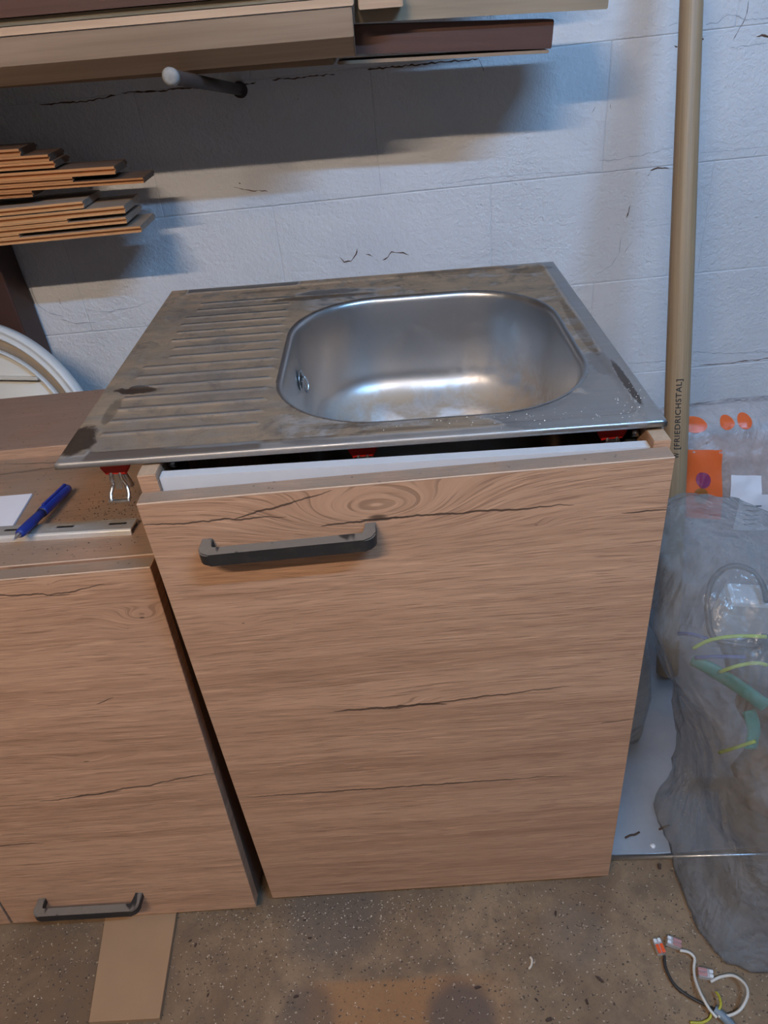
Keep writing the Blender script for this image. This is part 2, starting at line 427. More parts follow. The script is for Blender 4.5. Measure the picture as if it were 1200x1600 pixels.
def handle(L, h, parent, loc, tilt=0):
    R = 0.011; Dp = 0.028; tk = 0.0105
    out = [(0, 0.0)]
    for k in range(7): a = pi + k*pi/12; out.append((R+R*cos(a), -Dp+R+R*sin(a)))
    for k in range(7): a = 1.5*pi + k*pi/12; out.append((L-R+R*cos(a), -Dp+R+R*sin(a)))
    out += [(L, 0.0), (L-tk, 0.0)]
    for k in range(5): a = -k*pi/8; out.append((L-tk-0.004+0.004*cos(a), -Dp+tk+0.004+0.004*sin(a)))
    for k in range(5): a = -pi/2-k*pi/8; out.append((tk+0.004+0.004*cos(a), -Dp+tk+0.004+0.004*sin(a)))
    out += [(tk, 0.0)]
    o = prism('handle', out, 'z', 0, h, HANDLE, parent, 0.0012); auto_smooth(o, 30); o.location = loc
    return o
hl = atY(312, 887, -0.028); hr = atY(590, 863, -0.028)
h_ = handle(hr.x-hl.x, 0.0135, door, (hl.x, 0, hl.z-DB)); h_.rotation_euler = (0, radians(-0.9), 0)
# carcass: the left side stands a little higher than the right one
ZL, ZR = 0.7495, 0.7377
box('side_panel', (0, 0.0215, 0), (0.018, 0.56, ZL), OAK_PANEL, cab, 0.0006)
box('side_panel', (DW-0.016+0.003, 0.0215, 0), (DW+0.003, 0.56, ZR), OAK_PANEL, cab, 0.0006)
box('panel_top_edge', (0.0005, 0.022, ZL-0.001), (0.0175, 0.555, ZL+0.0006), CHIP, cab, 0.0)
box('panel_top_edge', (DW-0.0125, 0.022, ZR-0.001), (DW+0.0025, 0.555, ZR+0.0006), CHIP, cab, 0.0)
box('bottom_panel', (0.018, 0.022, 0.0), (DW-0.013, 0.55, 0.018), WHITE_LAM, cab, 0.0)
box('back_panel', (0.018, 0.545, 0.018), (DW-0.013, 0.549, 0.70), WHITE_LAM, cab, 0.0)
vsr = []
for xx, zt in ((0.0185, ZL-0.0065), (DW-0.0135, ZR-0.0085)):
    for yy in (0.027, 0.039):
        for zz in (zt-0.10, zt): vsr.append((xx, yy, zz))
mesh('front_rail', vsr, [(0, 1, 5, 4), (2, 6, 7, 3), (1, 3, 7, 5), (0, 4, 6, 2), (0, 2, 3, 1), (4, 5, 7, 6)], WHITE_LAM, cab)
for xx, zz in ((0.0185, ZL-0.012), (DW-0.0135, ZR-0.012)):
    s_ = 1 if xx < 0.2 else -1
    tube('panel_screw', [(xx, 0.062, zz), (xx+s_*0.007, 0.062, zz)], 0.0045, ZINC, cab, 12)
    box('corner_bracket', (min(xx, xx+s_*0.012), 0.045, zz-0.04), (max(xx, xx+s_*0.012), 0.085, zz-0.008), BLACK, cab, 0.002)

# ------------------------------------------------------------------ sink
SO = Vector((-0.0801, 0.0404, 0.7613)); SW, SD = 0.5791, 0.5062
sx = Vector((cos(-0.0012), sin(-0.0012), -0.0198)).normalized(); sy = Vector((-sin(-0.0012), cos(-0.0012), 0.0054)).normalized()
sn = sx.cross(sy).normalized(); sy = sn.cross(sx)
sink = thing('kitchen_sink', 'dusty stainless steel sink with ribbed drainboard resting loosely on the cabinet', 'sink')
mw = Matrix.Identity(4)
for i in range(3): mw[i][0], mw[i][1], mw[i][2], mw[i][3] = sx[i], sy[i], sn[i], SO[i]
sink.matrix_world = mw
def suv(u, v): p = atP(u, v, SO, sn)-SO; return p.dot(sx), p.dot(sy)
BU0, BU1, BV0, BV1, BR_ = 0.203, 0.536, 0.047, 0.407, 0.112
def rrect(d, n=24):
    u0, u1, v0, v1, r = BU0-d, BU1+d, BV0-d, BV1+d, BR_+d
    pts = []
    for cx, cy, a0 in ((u1-r, v1-r, 0), (u0+r, v1-r, pi/2), (u0+r, v0+r, pi), (u1-r, v0+r, 1.5*pi)):
        for k in range(n+1): a = a0+k*(pi/2)/n; pts.append((cx+r*cos(a), cy+r*sin(a)))
    return pts
def sdf_rr(x, y, u0, u1, v0, v1, r):
    qx = abs(x-(u0+u1)/2)-(u1-u0)/2+r; qy = abs(y-(v0+v1)/2)-(v1-v0)/2+r
    return sqrt(max(qx, 0)**2+max(qy, 0)**2)+min(max(qx, qy), 0)-r
def sst(a, b, x): t = max(0, min(1, (x-a)/(b-a))); return t*t*(3-2*t)
RIB = []
for i in range(15):
    t = i/14; vr = 0.436-(0.436-0.052)*t
    u0 = (0.058 if i < 2 else 0.046 if i < 6 else 0.056 if i < 8 else 0.030)
    RIB.append((u0, 0.186, vr+0.003))
def deck_h(u, v):
    h = -0.0022*sst(0.0, -0.005, sdf_rr(u, v, 0.017, SW-0.016, 0.015, SD-0.013, 0.02))
    for u0, u1, vr in RIB:
        vv = vr - 0.010*(u-u0)/(u1-u0)*0
        if abs(v-vv) < 0.006 and u0-0.008 < u < u1+0.008:
            d = sqrt(max(0, u0-u, u-u1)**2+(v-vv)**2)
            h += 0.0024*sst(0.0040, 0.0013, d)
    h -= 0.0007*sst(0.012, 0.0, sdf_rr(u, v, BU0-0.006, BU1+0.006, BV0-0.006, BV1+0.006, BR_))
    return h
HO = 0.006
us = [SW*i/160 for i in range(161)]; vv_ = [SD*i/400 for i in range(401)]
vid = {}; dv, df = [], []
def hole(u, v): return sdf_rr(u, v, BU0-HO, BU1+HO, BV0-HO, BV1+HO, BR_+HO)
def gv(i, j):
    if (i, j) in vid: return vid[(i, j)]
    u, v = us[i], vv_[j]; s = hole(u, v)
    if s < 0.0045 and s > -0.006:
        e = 1e-4; gx = (hole(u+e, v)-hole(u-e, v))/(2*e); gy = (hole(u, v+e)-hole(u, v-e))/(2*e)
        if s < 0.0: u -= gx*s; v -= gy*s
    dv.append((u, v, deck_h(u, v))); vid[(i, j)] = len(dv)-1; return vid[(i, j)]
for i in range(160):
    for j in range(400):
        if hole((us[i]+us[i+1])/2, (vv_[j]+vv_[j+1])/2) > 0: df.append((gv(i, j), gv(i+1, j), gv(i+1, j+1), gv(i, j+1)))
per = [(i, 0) for i in range(160)]+[(160, j) for j in range(400)]+[(i, 400) for i in range(160, 0, -1)]+[(0, j) for j in range(400, 0, -1)]
prev = [vid[p] for p in per]
for off, zz in ((0.0012, -0.0006), (0.0020, -0.0022), (0.0020, -0.0065), (-0.002, -0.0085)):
    cur = []
    for (i, j) in per:
        ou = off*(1 if i == 160 else -1 if i == 0 else 0); ov = off*(1 if j == 400 else -1 if j == 0 else 0)
        dv.append((us[i]+ou, vv_[j]+ov, zz)); cur.append(len(dv)-1)
    for k in range(len(per)): k2_ = (k+1) % len(per); df.append((prev[k2_], prev[k], cur[k], cur[k2_]))
    prev = cur
def deck_mat():
    m = Mat('dusty_sink_steel'); u, v, z = m.coord(); p = m.vec(u, v, 0.0)
    big = m.noise(p, 9, 5, 0.65, 0.6); mid = m.noise(p, 45, 4, 0.65); grit = m.noise(m.vec(u*1500, v*1500, 0.0), 1.0, 1); streak = m.noise(m.vec(u*6, v*42, 2.0), 1.0, 4, 0.6)
    def el(cx, cy, ru, rv, w=0.35):
        d = m.math('SQRT', (u-cx)*(u-cx)/(ru*ru)+(v-cy)*(v-cy)/(rv*rv))+(mid-0.5)*w*2+(big-0.5)*w*2
        return m.step(d+(m.noise(p, 130, 3, 0.7)-0.5)*0.5, 1.15, 0.85)
    # how much sawdust lies where
    inner = m.step(m.math('ABSOLUTE', u-0.29), 0.280, 0.270)
    back = m.step(v, 0.40, 0.46)
    dust = m.step(big*0.55+streak*0.35+mid*0.25, 0.36, 0.60)
    dust = m.math('MAXIMUM', dust, m.step(u, 0.26, 0.20)*(mid*0.20+0.80))
    dust = m.math('MAXIMUM', dust, back*m.step(big*0.7+mid*0.4, 0.36, 0.62))
    dust = dust*(1.0-m.step(u, 0.558, 0.568)*0.85)*(1.0-m.step(v, 0.014, 0.007)*0.6)
    clean = m.math('MAXIMUM', el(0.50, 0.035, 0.075, 0.045), m.math('MAXIMUM', el(0.545, 0.10, 0.03, 0.07), el(0.24, 0.452, 0.045, 0.012)))
    dust = dust*(1.0-clean*0.75)
    dust = dust*(1.0-m.step(z, -0.0010, -0.0002)*m.step(u, 0.20, 0.19)*m.step(u, 0.022, 0.03)*0.95)
    dust = m.math('MINIMUM', dust, 0.94)
    dcol = m.mix(m.step(big*0.6+streak*0.5, 0.35, 0.75), (0.105, 0.078, 0.056), (0.290, 0.200, 0.120))
    dcol = m.mix(back*m.step(mid, 0.4, 0.6)*0.6, dcol, (0.36, 0.235, 0.14))
    dcol = m.mix(m.step(grit, 0.50, 0.72)*0.5, dcol, (0.34, 0.27, 0.20))
    dcol = m.mix(m.step(m.noise(p, 28, 5, 0.7, 0.8), 0.50, 0.68)*0.6, dcol, (0.060, 0.050, 0.042))
    dk = None
    for n_, a in enumerate((el(*suv(122, 688), 0.016, 0.030), el(*suv(212, 608), 0.026, 0.008, .5), el(*suv(175, 640), 0.006, 0.03, .4), el(*suv(978, 596), 0.0045, 0.055, .25), el(*suv(940, 565), 0.010, 0.03), el(*suv(905, 510), 0.006, 0.10), el(*suv(500, 462), 0.075, 0.008, .3),
              el(*suv(430, 452), 0.05, 0.006, .4), el(*suv(700, 425), 0.10, 0.008, .5), el(*suv(830, 420), 0.03, 0.012, .4), el(*suv(540, 662), 0.035, 0.006), el(*suv(400, 690), 0.09, 0.005, .4), el(*suv(620, 668), 0.04, 0.004, .3))):
        a = a*(0.9 if n_ in (0, 1, 3) else 0.65 if n_ in (4, 6) else 0.4)
        dk = a if dk is None else m.math('MAXIMUM', dk, a)
    steel = m.mix(m.noise(m.vec(u*3, v*300, 0.0), 1.0, 2), (0.40, 0.395, 0.39), (0.52, 0.515, 0.51))
    col = m.mix(dust, steel, dcol)
    col = m.mix(dk, col, (0.028, 0.016, 0.010))
    cover = m.math('MAXIMUM', dust, dk)
    m.set(Base_Color=col, Metallic=1.0-m.step(cover, 0.15, 0.75), Roughness=m.math('ADD', cover*0.45, 0.34), Specular_IOR_Level=0.5-cover*0.45)
    m.bump(dust*0.5+grit*0.35+mid*0.2, 0.25, 0.0008)
    return m.mat
deck = mesh('deck', dv, df, deck_mat(), sink, True)
# bowl
prof = [(0.0072, -0.0024), (0.005, -0.0027), (0.003, -0.0036), (0.0014, -0.0052), (0.0003, -0.0075), (-0.0004, -0.011), (-0.0025, -0.04), (-0.005, -0.075)]
rb, Dz = 0.042, -0.150
for k in range(11): a = k*pi/2/10; prof.append((-0.0065-rb+rb*cos(a), Dz+rb-rb*sin(a)))
prof += [(-0.065, Dz-0.0006), (-0.085, Dz-0.0012), (-0.104, Dz-0.0018)]
bv, bf = [], []; nr_ = 0
for d, zz in prof:
    ring = rrect(d); nr_ = len(ring); bv += [(a, b, zz) for a, b in ring]
for i in range(len(prof)-1):
    for k in range(nr_): bf.append((i*nr_+(k+1) % nr_, i*nr_+k, (i+1)*nr_+k, (i+1)*nr_+(k+1) % nr_))
bf.append(tuple((len(prof)-1)*nr_+k for k in range(nr_))[::-1])
def bowl_mat():
    m = Mat('satin_bowl_steel'); u, v, z = m.coord(); p = m.vec(u, v, z)
    n = m.noise(p, 16, 5, 0.65, 0.4); mid = m.noise(p, 70, 4, 0.6); fine = m.noise(m.vec(u*900, v*900, z*900), 1.0, 1)
    low = m.step(z, -0.118, -0.149)
    fall = m.step(z, -0.06, -0.14)
    dust = low*m.step(n*0.8+mid*0.3, 0.34, 0.66)
    right = m.step(u, 0.36, 0.50)
    dust = m.math('MAXIMUM', dust*0.85, fall*right*m.step(mid, 0.35, 0.65)*0.55)
    dust = m.math('MAXIMUM', dust, m.step(mid, 0.55, 0.80)*0.16)
    col = m.mix(dust, (0.56, 0.56, 0.565), m.mix(n, (0.30, 0.20, 0.12), (0.42, 0.32, 0.20)))
    m.set(Base_Color=col, Metallic=1.0-dust*0.85, Roughness=m.math('ADD', dust*0.4, 0.33))
    m.bump(fine*0.3+dust*0.6, 0.12, 0.0006); return m.mat
bowl = mesh('bowl', bv, bf, bowl_mat(), sink, True)
for nm, rr, zz in (('drain', 0.045, Dz-0.0012),):
    o = lathe(nm, [(0.045, 0.0), (0.044, 0.0016), (0.036, 0.0014), (0.030, -0.0006)], STEEL, sink, 40); o.location = (0.37, 0.227, zz)
# overflow opening with its wire clip in the left wall of the bowl
of_ = Vector((0.2075, 0.262, -0.052))
ov = lathe('overflow', [(0.013, 0.0), (0.013, 0.0012), (0.0105, 0.0018), (0.010, 0.0006)], STEEL, sink, 24); ov.location = of_; ov.rotation_euler = (0, pi/2, 0)
oh = lathe('overflow_hole', [(0.0098, 0.0006), (0.0098, 0.0016)], BLACK, ov, 24)
tube('overflow_clip', smooth_path([(-0.014, 0.0, 0.003), (-0.004, 0.003, 0.006), (0.004, -0.006, 0.011), (0.012, -0.010, 0.009), (0.016, 0.000, 0.006), (0.010, 0.006, 0.004)], 5), 0.0012, ZINC, ov, 8)
box('overflow_bridge', (-0.003, -0.009, 0.002), (0.004, 0.009, 0.005), ZINC, ov, 0.001)
# clips under the front rim: red plastic foot with a bent zinc claw
def clip(u, v=0.022, drop=0.0, zt=-0.0088, tilt=0.0):
    red = prism('clip', [(-0.015, 0), (0.015, 0), (0.014, -0.012), (0.010, -0.019), (-0.010, -0.019), (-0.014, -0.012)], 'y', -0.006, 0.010, RED, sink, 0.0015)
    red.location = (u, v, zt); red.rotation_euler = (0, tilt, 0)
    for s in (-1, 1):
        tube('claw_arm', smooth_path([(s*0.004, -0.004, -0.014), (s*0.005, -0.0065, -0.022), (s*0.0065, -0.003, -0.032), (s*0.009, -0.008, -0.040), (s*0.0085, -0.012, -0.0445)], 4), 0.0022, ZINC, red, 6, flat=(Vector((0, 1, 0)), 0.45))
    box('claw_foot', (-0.011, -0.0145, -0.0465), (0.011, -0.0105, -0.0440), ZINC, red, 0.0006)
    box('claw_plate', (-0.0035, -0.0052, -0.036), (0.0035, -0.0036, -0.012), ZINC, red, 0.0005)
    tube('claw_screw', [(0.004, 0.002, -0.016), (0.011, 0.001, -0.036)], 0.0028, ZINC, red, 8)
for px, t_ in ((181, 0.06), (567, 0.0), (954, -0.05)):
    p = atY(px, 720 if px < 300 else 697 if px < 800 else 668, 0.064); clip(p.x-SO.x, tilt=t_)

# ------------------------------------------------------------------ low cabinet leaning back on the left (front), second one behind
LEAN = radians(-4.3)
lc = thing('wall_cabinet', 'two-door oak-look wall cabinet standing on the floor, pen and rail on its top', 'cabinet', (-0.023, -0.012, 0.020))
lc.rotation_euler = (LEAN, 0, 0)
LH = 0.6135
LMW = Matrix.Translation((-0.023, -0.012, 0.020)) @ Matrix.Rotation(LEAN, 4, 'X')
LIV = LMW.inverted()
ln = (LMW.to_3x3() @ Vector((0, -1, 0))); lp = Vector((-0.023, -0.012, 0.020))
def lpt(u, v): q = LIV @ atP(u, v, lp, ln); return q.x, q.z
tn = LMW.to_3x3() @ Vector((0, 0, 1)); TOPZ = LH+0.003
def ltop(u, v, dz=0.0): return LIV @ atP(u, v, LMW @ Vector((0, 0, TOPZ+dz)), tn)
def lcr(a, b, wd):
    p, q = lpt(*a), lpt(*b); return (p[0]+0.367, p[1], q[0]+0.367, q[1], wd)
def lk(u, v, *r): p = lpt(u, v); return (p[0]+0.367, p[1], *r)
OAK_L = oak('oak_low_door', axis='z', knots=[lk(222, 965, 0.035, 0.014, 0.02), lk(200, 982, 0.012, 0.005, 0.005), lk(135, 1190, 0.05, 0.012, 0.012), lk(75, 913, .012, .005, .004)],
    cracks=[lcr((-60, 931), (110, 929), .0016), lcr((70, 931), (165, 914), .0014), lcr((-30, 908), (60, 900), .0016), lcr((60, 1253), (190, 1236), .0016), lcr((120, 1246), (345, 1206), .0020), lcr((-60, 1325), (70, 1317), .0016), lcr((150, 1100), (178, 1090), .0012)], seed=4.4)
d1 = box('door', (0, 0, 0), (0.367, 0.019, LH), OAK_L, lc, 0.0009); d1.location = (-0.367, 0, 0)
box('edge_band', (0.0005, -0.0004, LH-0.0012), (0.3665, 0.0006, LH+0.0003), LIP, d1, 0.0003, 1)
box('top_edge', (0.001, 0.001, LH-0.0005), (0.366, 0.0186, LH+0.0004), DUSTTOP, d1, 0.0)
d2 = box('door', (0, 0, 0), (0.367, 0.019, LH), oak('oak_far_door', seed=6.6), lc, 0.0009); d2.location = (-0.738, 0, 0)
a = lpt(52, 1442); b = lpt(214, 1434)
hl_ = LIV @ atP(52, 1441, LMW @ Vector((0, -0.028, 0)), ln); hr_ = LIV @ atP(217, 1431, LMW @ Vector((0, -0.028, 0)), ln)
h2 = handle(hr_.x-hl_.x, 0.0125, d1, (hl_.x+0.367, 0, hl_.z)); h2.rotation_euler = (0, radians(0.8), 0)
h3 = handle(0.16, 0.0125, d2, (0.02, 0, hl_.z))
LD = 0.285
OAK_TOP = oak('oak_cabinet_top', light=(0.42, 0.25, 0.16), dark=(0.27, 0.148, 0.09), axis='y', dust=0.55, seed=3.0,
    cracks=[(-0.45, 0.238, -0.14, 0.270, .004), (-0.30, 0.290, -0.10, 0.268, .003)])
tp = box('top_panel', (-0.745, 0.021, TOPZ-0.016), (0.0, LD+0.021, TOPZ), OAK_TOP, lc, 0.0008)
box('edge_band', (-0.744, 0.0204, TOPZ-0.0012), (-0.001, 0.0214, TOPZ+0.0003), LIP, tp, 0.0003, 1)
box('side_panel', (-0.016, 0.021, 0.0), (0.0, LD+0.021, TOPZ-0.016), DARKBOARD, lc, 0.0006)
box('side_panel', (-0.745, 0.021, 0.0), (-0.729, LD+0.021, TOPZ-0.016), DARKBOARD, lc, 0.0006)
box('bottom_panel', (-0.729, 0.021, 0.0), (-0.016, LD+0.021, 0.016), DARKBOARD, lc, 0.0006)
box('back_panel', (-0.729, LD+0.014, 0.016), (-0.016, LD+0.018, TOPZ-0.016), DARKBOARD, lc, 0.0)
# second low cabinet behind, top a little higher
RZ = 0.627
rc = thing('wall_cabinet', 'dusty oak-look cabinet behind the cabinet with the pen, against the white disc', 'cabinet', (-0.03, 0.338, 0))
RT_ = oak('oak_rear_top', light=(0.33, 0.20, 0.145), dark=(0.24, 0.14, 0.10), axis='y', dust=0.4, seed=12.0)
tr_ = box('top_panel', (-0.80, 0.0, RZ-0.016), (0.0, 0.182, RZ), RT_, rc, 0.0008)
box('edge_band', (-0.80, -0.0004, RZ-0.0155), (-0.0005, 0.0004, RZ-0.0003), oak('oak_rear_edge', light=(0.52, 0.33, 0.22), dark=(0.34, 0.19, 0.12), seed=9.1), tr_, 0.0002, 1)
box('side_panel', (-0.016, 0.004, 0.0), (0.0, 0.182, RZ-0.016), OAK_PANEL, rc, 0.0006)
box('side_panel', (-0.80, 0.004, 0.0), (-0.784, 0.182, RZ-0.016), OAK_PANEL, rc, 0.0006)
box('bottom_panel', (-0.784, 0.004, 0.0), (-0.016, 0.178, 0.016), DARKBOARD, rc, 0.0)
box('back_panel', (-0.784, 0.174, 0.016), (-0.016, 0.178, RZ-0.016), DARKBOARD, rc, 0.0)

# things lying on the low cabinet (built in its leaning frame)
def lie(o): o.matrix_world = LMW; return o
PAPER = plain('note_paper', (0.74, 0.72, 0.76), 0.7, 0, 0.03, 30)
pq = [ltop(*p, 0.001) for p in ((51, 773), (21, 823), (-95, 832), (-70, 782))]
vsp = [(q.x, q.y, TOPZ+0.0004) for q in pq]+[(q.x, q.y, TOPZ+0.0016+0.0012*(i in (0, 1))) for i, q in enumerate(pq)]
note = lie(mesh('note_paper', vsp, [(0, 3, 2, 1), (4, 5, 6, 7), (0, 1, 5, 4), (1, 2, 6, 5), (2, 3, 7, 6), (3, 0, 4, 7)], PAPER))
tag(note, 'white note slip lying on the cabinet top beside the blue pen', 'paper')
def rail_mat():
    m = Mat('dusty_zinc_rail'); x, y, z = m.coord(); up = m.step(m.normal_z(), 0.5, 0.9); n = m.noise(m.vec(x*30, y*60, 0.0), 1.0, 4, 0.65)
    g = m.noise(m.vec(x*900, y*900, 0.0), 1.0, 1)
    d = up*m.step(n, 0.22, 0.5)*0.85
    m.set(Base_Color=m.mix(d, (0.62, 0.61, 0.60), m.mix(g, (0.17, 0.145, 0.12), (0.28, 0.24, 0.20))), Metallic=1.0-d, Roughness=m.math('ADD', d*0.5, 0.3)); return m.mat
RAILMETAL = rail_mat()
r1 = ltop(206, 836); r2 = ltop(212, 820); r3 = ltop(0, 848)
ra = math.atan2(r1.y-r3.y, r1.x-r3.x)
rail = tag(link(bpy.data.objects.new('slotted_rail', None)), 'slotted zinc rail lying along the front of the cabinet top', 'rail')
rail.matrix_world = LMW @ Matrix.Translation((r1.x, r1.y, TOPZ)) @ Matrix.Rotation(ra, 4, 'Z')
RWd, RTk = 0.0245, 0.0022
slots = []; xs = -0.030
while xs > -0.55: slots.append((xs, xs+0.021)); xs -= 0.0625
bm = bmesh.new(); zt = 0.0075
cuts = [0.0]
last = 0.0
for a, b in slots:
    add_box(bm, (b, 0.003, zt-RTk), (last, RWd, zt)); add_box(bm, (a, 0.003, zt-RTk), (b, 0.0125, zt)); add_box(bm, (a, 0.0165, zt-RTk), (b, RWd, zt)); last = a
add_box(bm, (-0.62, 0.003, zt-RTk), (last, RWd, zt))
from_bm('plate', bm, RAILMETAL, rail)
fp = [(0.0, 0.0)] + [(0.0035-0.0035*cos(k*pi/8), zt-0.0035+0.0035*sin(k*pi/8)) for k in range(5)] + [(0.0035, zt-RTk), (0.0022, zt-RTk-0.001), (0.0022, 0.0)]
auto_smooth(prism('flange', fp, 'x', -0.62, 0.0, plain('bright_zinc', (0.80, 0.78, 0.75), 0.35, 0.55, 0.05), rail), 40)
box('back_flange', (-0.62, RWd-0.0022, 0), (0.0, RWd, zt-0.0005), RAILMETAL, rail, 0.0004)
# pen
BLUE = plain('blue_pen_plastic', (0.012, 0.035, 0.30), 0.35, 0, 0.05); BLUED = plain('blue_pen_grip', (0.010, 0.028, 0.22), 0.55, 0, 0.1)
pa = ltop(22, 845, 0.018); pb = ltop(108, 764, 0.007)
pen = tag(link(bpy.data.objects.new('pen', None)), 'blue ballpoint pen lying across the slotted rail', 'pen')
d_ = Vector((pb.x-pa.x, pb.y-pa.y, -0.010)); PLn = d_.length; d_.normalize(); s_ = d_.cross(Vector((0, 0, 1))).normalized(); n_ = s_.cross(d_)
pm = Matrix.Identity(4)
for i in range(3): pm[i][0], pm[i][1], pm[i][2], pm[i][3] = s_[i], n_[i], d_[i], (pa.x, pa.y, TOPZ+0.0195)[i]
pen.matrix_world = LMW @ pm
lathe('tip', [(0.0008, 0), (0.0012, 0.003), (0.0028, 0.010), (0.0034, 0.0125)], ZINC, pen, 16)
lathe('grip', [(0.0042, 0.012), (0.0054, 0.016), (0.0056, 0.040), (0.0051, 0.052), (0.0053, 0.066)], BLUED, pen, 20)
lathe('barrel', [(0.0060, 0.066), (0.0062, 0.070), (0.0062, PLn-0.010), (0.0055, PLn-0.003), (0.0035, PLn), (0.001, PLn+0.0008)], BLUE, pen, 20)
lathe('ring', [(0.0058, 0.0650), (0.0060, 0.0655), (0.0060, 0.0672), (0.0058, 0.0676)], BLACK, pen, 20)
box('clip', (-0.0018, 0.0058, 0.072), (0.0018, 0.0080, PLn-0.006), BLUE, pen, 0.0008)
# crumbs under the clip
SPECK = plain('dark_sawdust_crumbs', (0.075, 0.052, 0.04), 0.9, 0, 0.3)
def flakes(name, pts, size, mat):
    vs_, fs = [], []
    for p in pts:
        s = size*rnd.uniform(0.4, 1.3); k = len(vs_); a0 = rnd.uniform(0, 6.28)
        for j in range(3): vs_.append((p[0]+s*rnd.uniform(0.6, 1.3)*cos(a0+j*2.1), p[1]+s*rnd.uniform(0.6, 1.3)*sin(a0+j*2.1), p[2]))
        vs_.append((p[0], p[1], p[2]+s*rnd.uniform(0.4, 0.9))); fs += [(k, k+1, k+3), (k+1, k+2, k+3), (k+2, k, k+3), (k, k+2, k+1)]
    return mesh(name, vs_, fs, mat)
cpts = []
cc = ltop(175, 800)
for _ in range(330):
    q = (cc.x+rnd.gauss(0, 0.032), cc.y+rnd.gauss(0, 0.040), TOPZ+0.0002)
    if q[0] < -0.004 and 0.025 < q[1] < LD and not (0.03 < q[1]-0 < r2.y+0.004 and q[1] > r1.y-0.004): cpts.append(q)
cr_ = lie(flakes('sawdust_crumbs', cpts, 0.0011, SPECK)); tag(cr_, 'dark sawdust crumbs scattered on the cabinet top under the red clip', 'sawdust'); cr_['kind'] = 'stuff'

# ------------------------------------------------------------------ round white plastic disc leaning behind the rear cabinet
CREAM = plain('cream_plastic', (0.66, 0.63, 0.56), 0.45, 0, 0.06, 12); WRIM = plain('white_plastic_rim', (0.62, 0.65, 0.66), 0.4, 0, 0.04, 20); TANP = plain('dusty_recess', (0.40, 0.33, 0.26), 0.7, 0, 0.12, 30)
disc = tag(link(bpy.data.objects.new('round_tabletop', None)), 'round white plastic tabletop with ribbed underside leaning at the wall', 'tabletop')
ta, tb = radians(14), radians(-14)
e1 = Vector((cos(tb), sin(tb), 0)); e2 = Vector((0, sin(ta), cos(ta))); e2 = (e2-e1*e2.dot(e1)).normalized(); e3 = e1.cross(e2)
dm = Matrix.Identity(4)
for i in range(3): dm[i][0], dm[i][1], dm[i][2], dm[i][3] = e1[i], e2[i], e3[i], (-0.5358, 0.6665, 0.4603)[i]
disc.matrix_world = dm
R0 = 0.244
lathe('rim', [(R0-0.020, -0.020), (R0-0.006, -0.020), (R0, -0.014), (R0, 0.0), (R0-0.004, 0.004), (R0-0.0065, 0.005), (R0-0.0080, 0.0035), (R0-0.0145, 0.0035), (R0-0.017, 0.006), (R0-0.0195, 0.006), (R0-0.020, -0.014)], WRIM, disc, 160)
lathe('recess', [(R0-0.0195, -0.016), (R0-0.0195, -0.010), (R0-0.046, -0.010), (R0-0.046, -0.016)], TANP, disc, 160)
lathe('inner_lip', [(R0-0.045, -0.018), (R0-0.045, -0.002), (R0-0.046, 0.0), (R0-0.048, 0.0), (R0-0.049, -0.012), (R0-0.049, -0.018)], WRIM, disc, 160)
lathe('panel', [(R0-0.048, -0.020), (R0-0.048, -0.010), (0.001, -0.008)], CREAM, disc, 120)
for lx in (-0.11, 0.11):
    lo_ = Vector((-0.5358+lx, 0.640, 0.004)); tube('leg', [dm.inverted() @ lo_, (lx, -0.17, -0.03)], 0.014, WRIM, disc, 14)
for i in range(-3, 4):
    yy = i*0.062+0.016; hw = sqrt(max(0.0, (R0-0.050)**2-yy*yy))
    box('rib', (-hw, yy-0.003, -0.012), (hw, yy+0.003, 0.002), CREAM, disc, 0.001)

# ------------------------------------------------------------------ timber rack on the wall
POSTM = plain('dark_brown_stained_wood', (0.055, 0.022, 0.016), 0.55, 0, 0.2, 25)
post = thing('rack_post', 'dark brown upright post at the wall below the plank stacks', 'post', (-0.478, 0.80, 0.0))
box('upright', (-0.035, -0.03, 0.0), (0.035, 0.046, 1.30), POSTM, post, 0.003)
PEG = plain('dark_rusty_pipe', (0.06, 0.042, 0.035), 0.6, 0.3, 0.3, 60); PLUG = plain('grey_pipe_end', (0.30, 0.285, 0.265), 0.9, 0, 0.4, 120)
pt, pbs = atY(264, 112, 0.475), atY(372, 121, WY)
pbs.z -= 0.018; pt.z -= 0.005
peg = thing('wall_peg', 'dark pipe peg with a pale end sticking out of the wall under the beam', 'peg')
dp = (pbs-pt).normalized()
tube('pipe', [pt+dp*0.004, pbs+dp*0.02], 0.0085, PEG, peg, 16)
tube('end_cap', [pt-dp*0.003, pt, pt+dp*0.010], [0.0065, 0.0102, 0.0100], PLUG, peg, 16)
tube('wall_collar', [pbs-dp*0.006, pbs+dp*0.012], 0.0125, PEG, peg, 16)

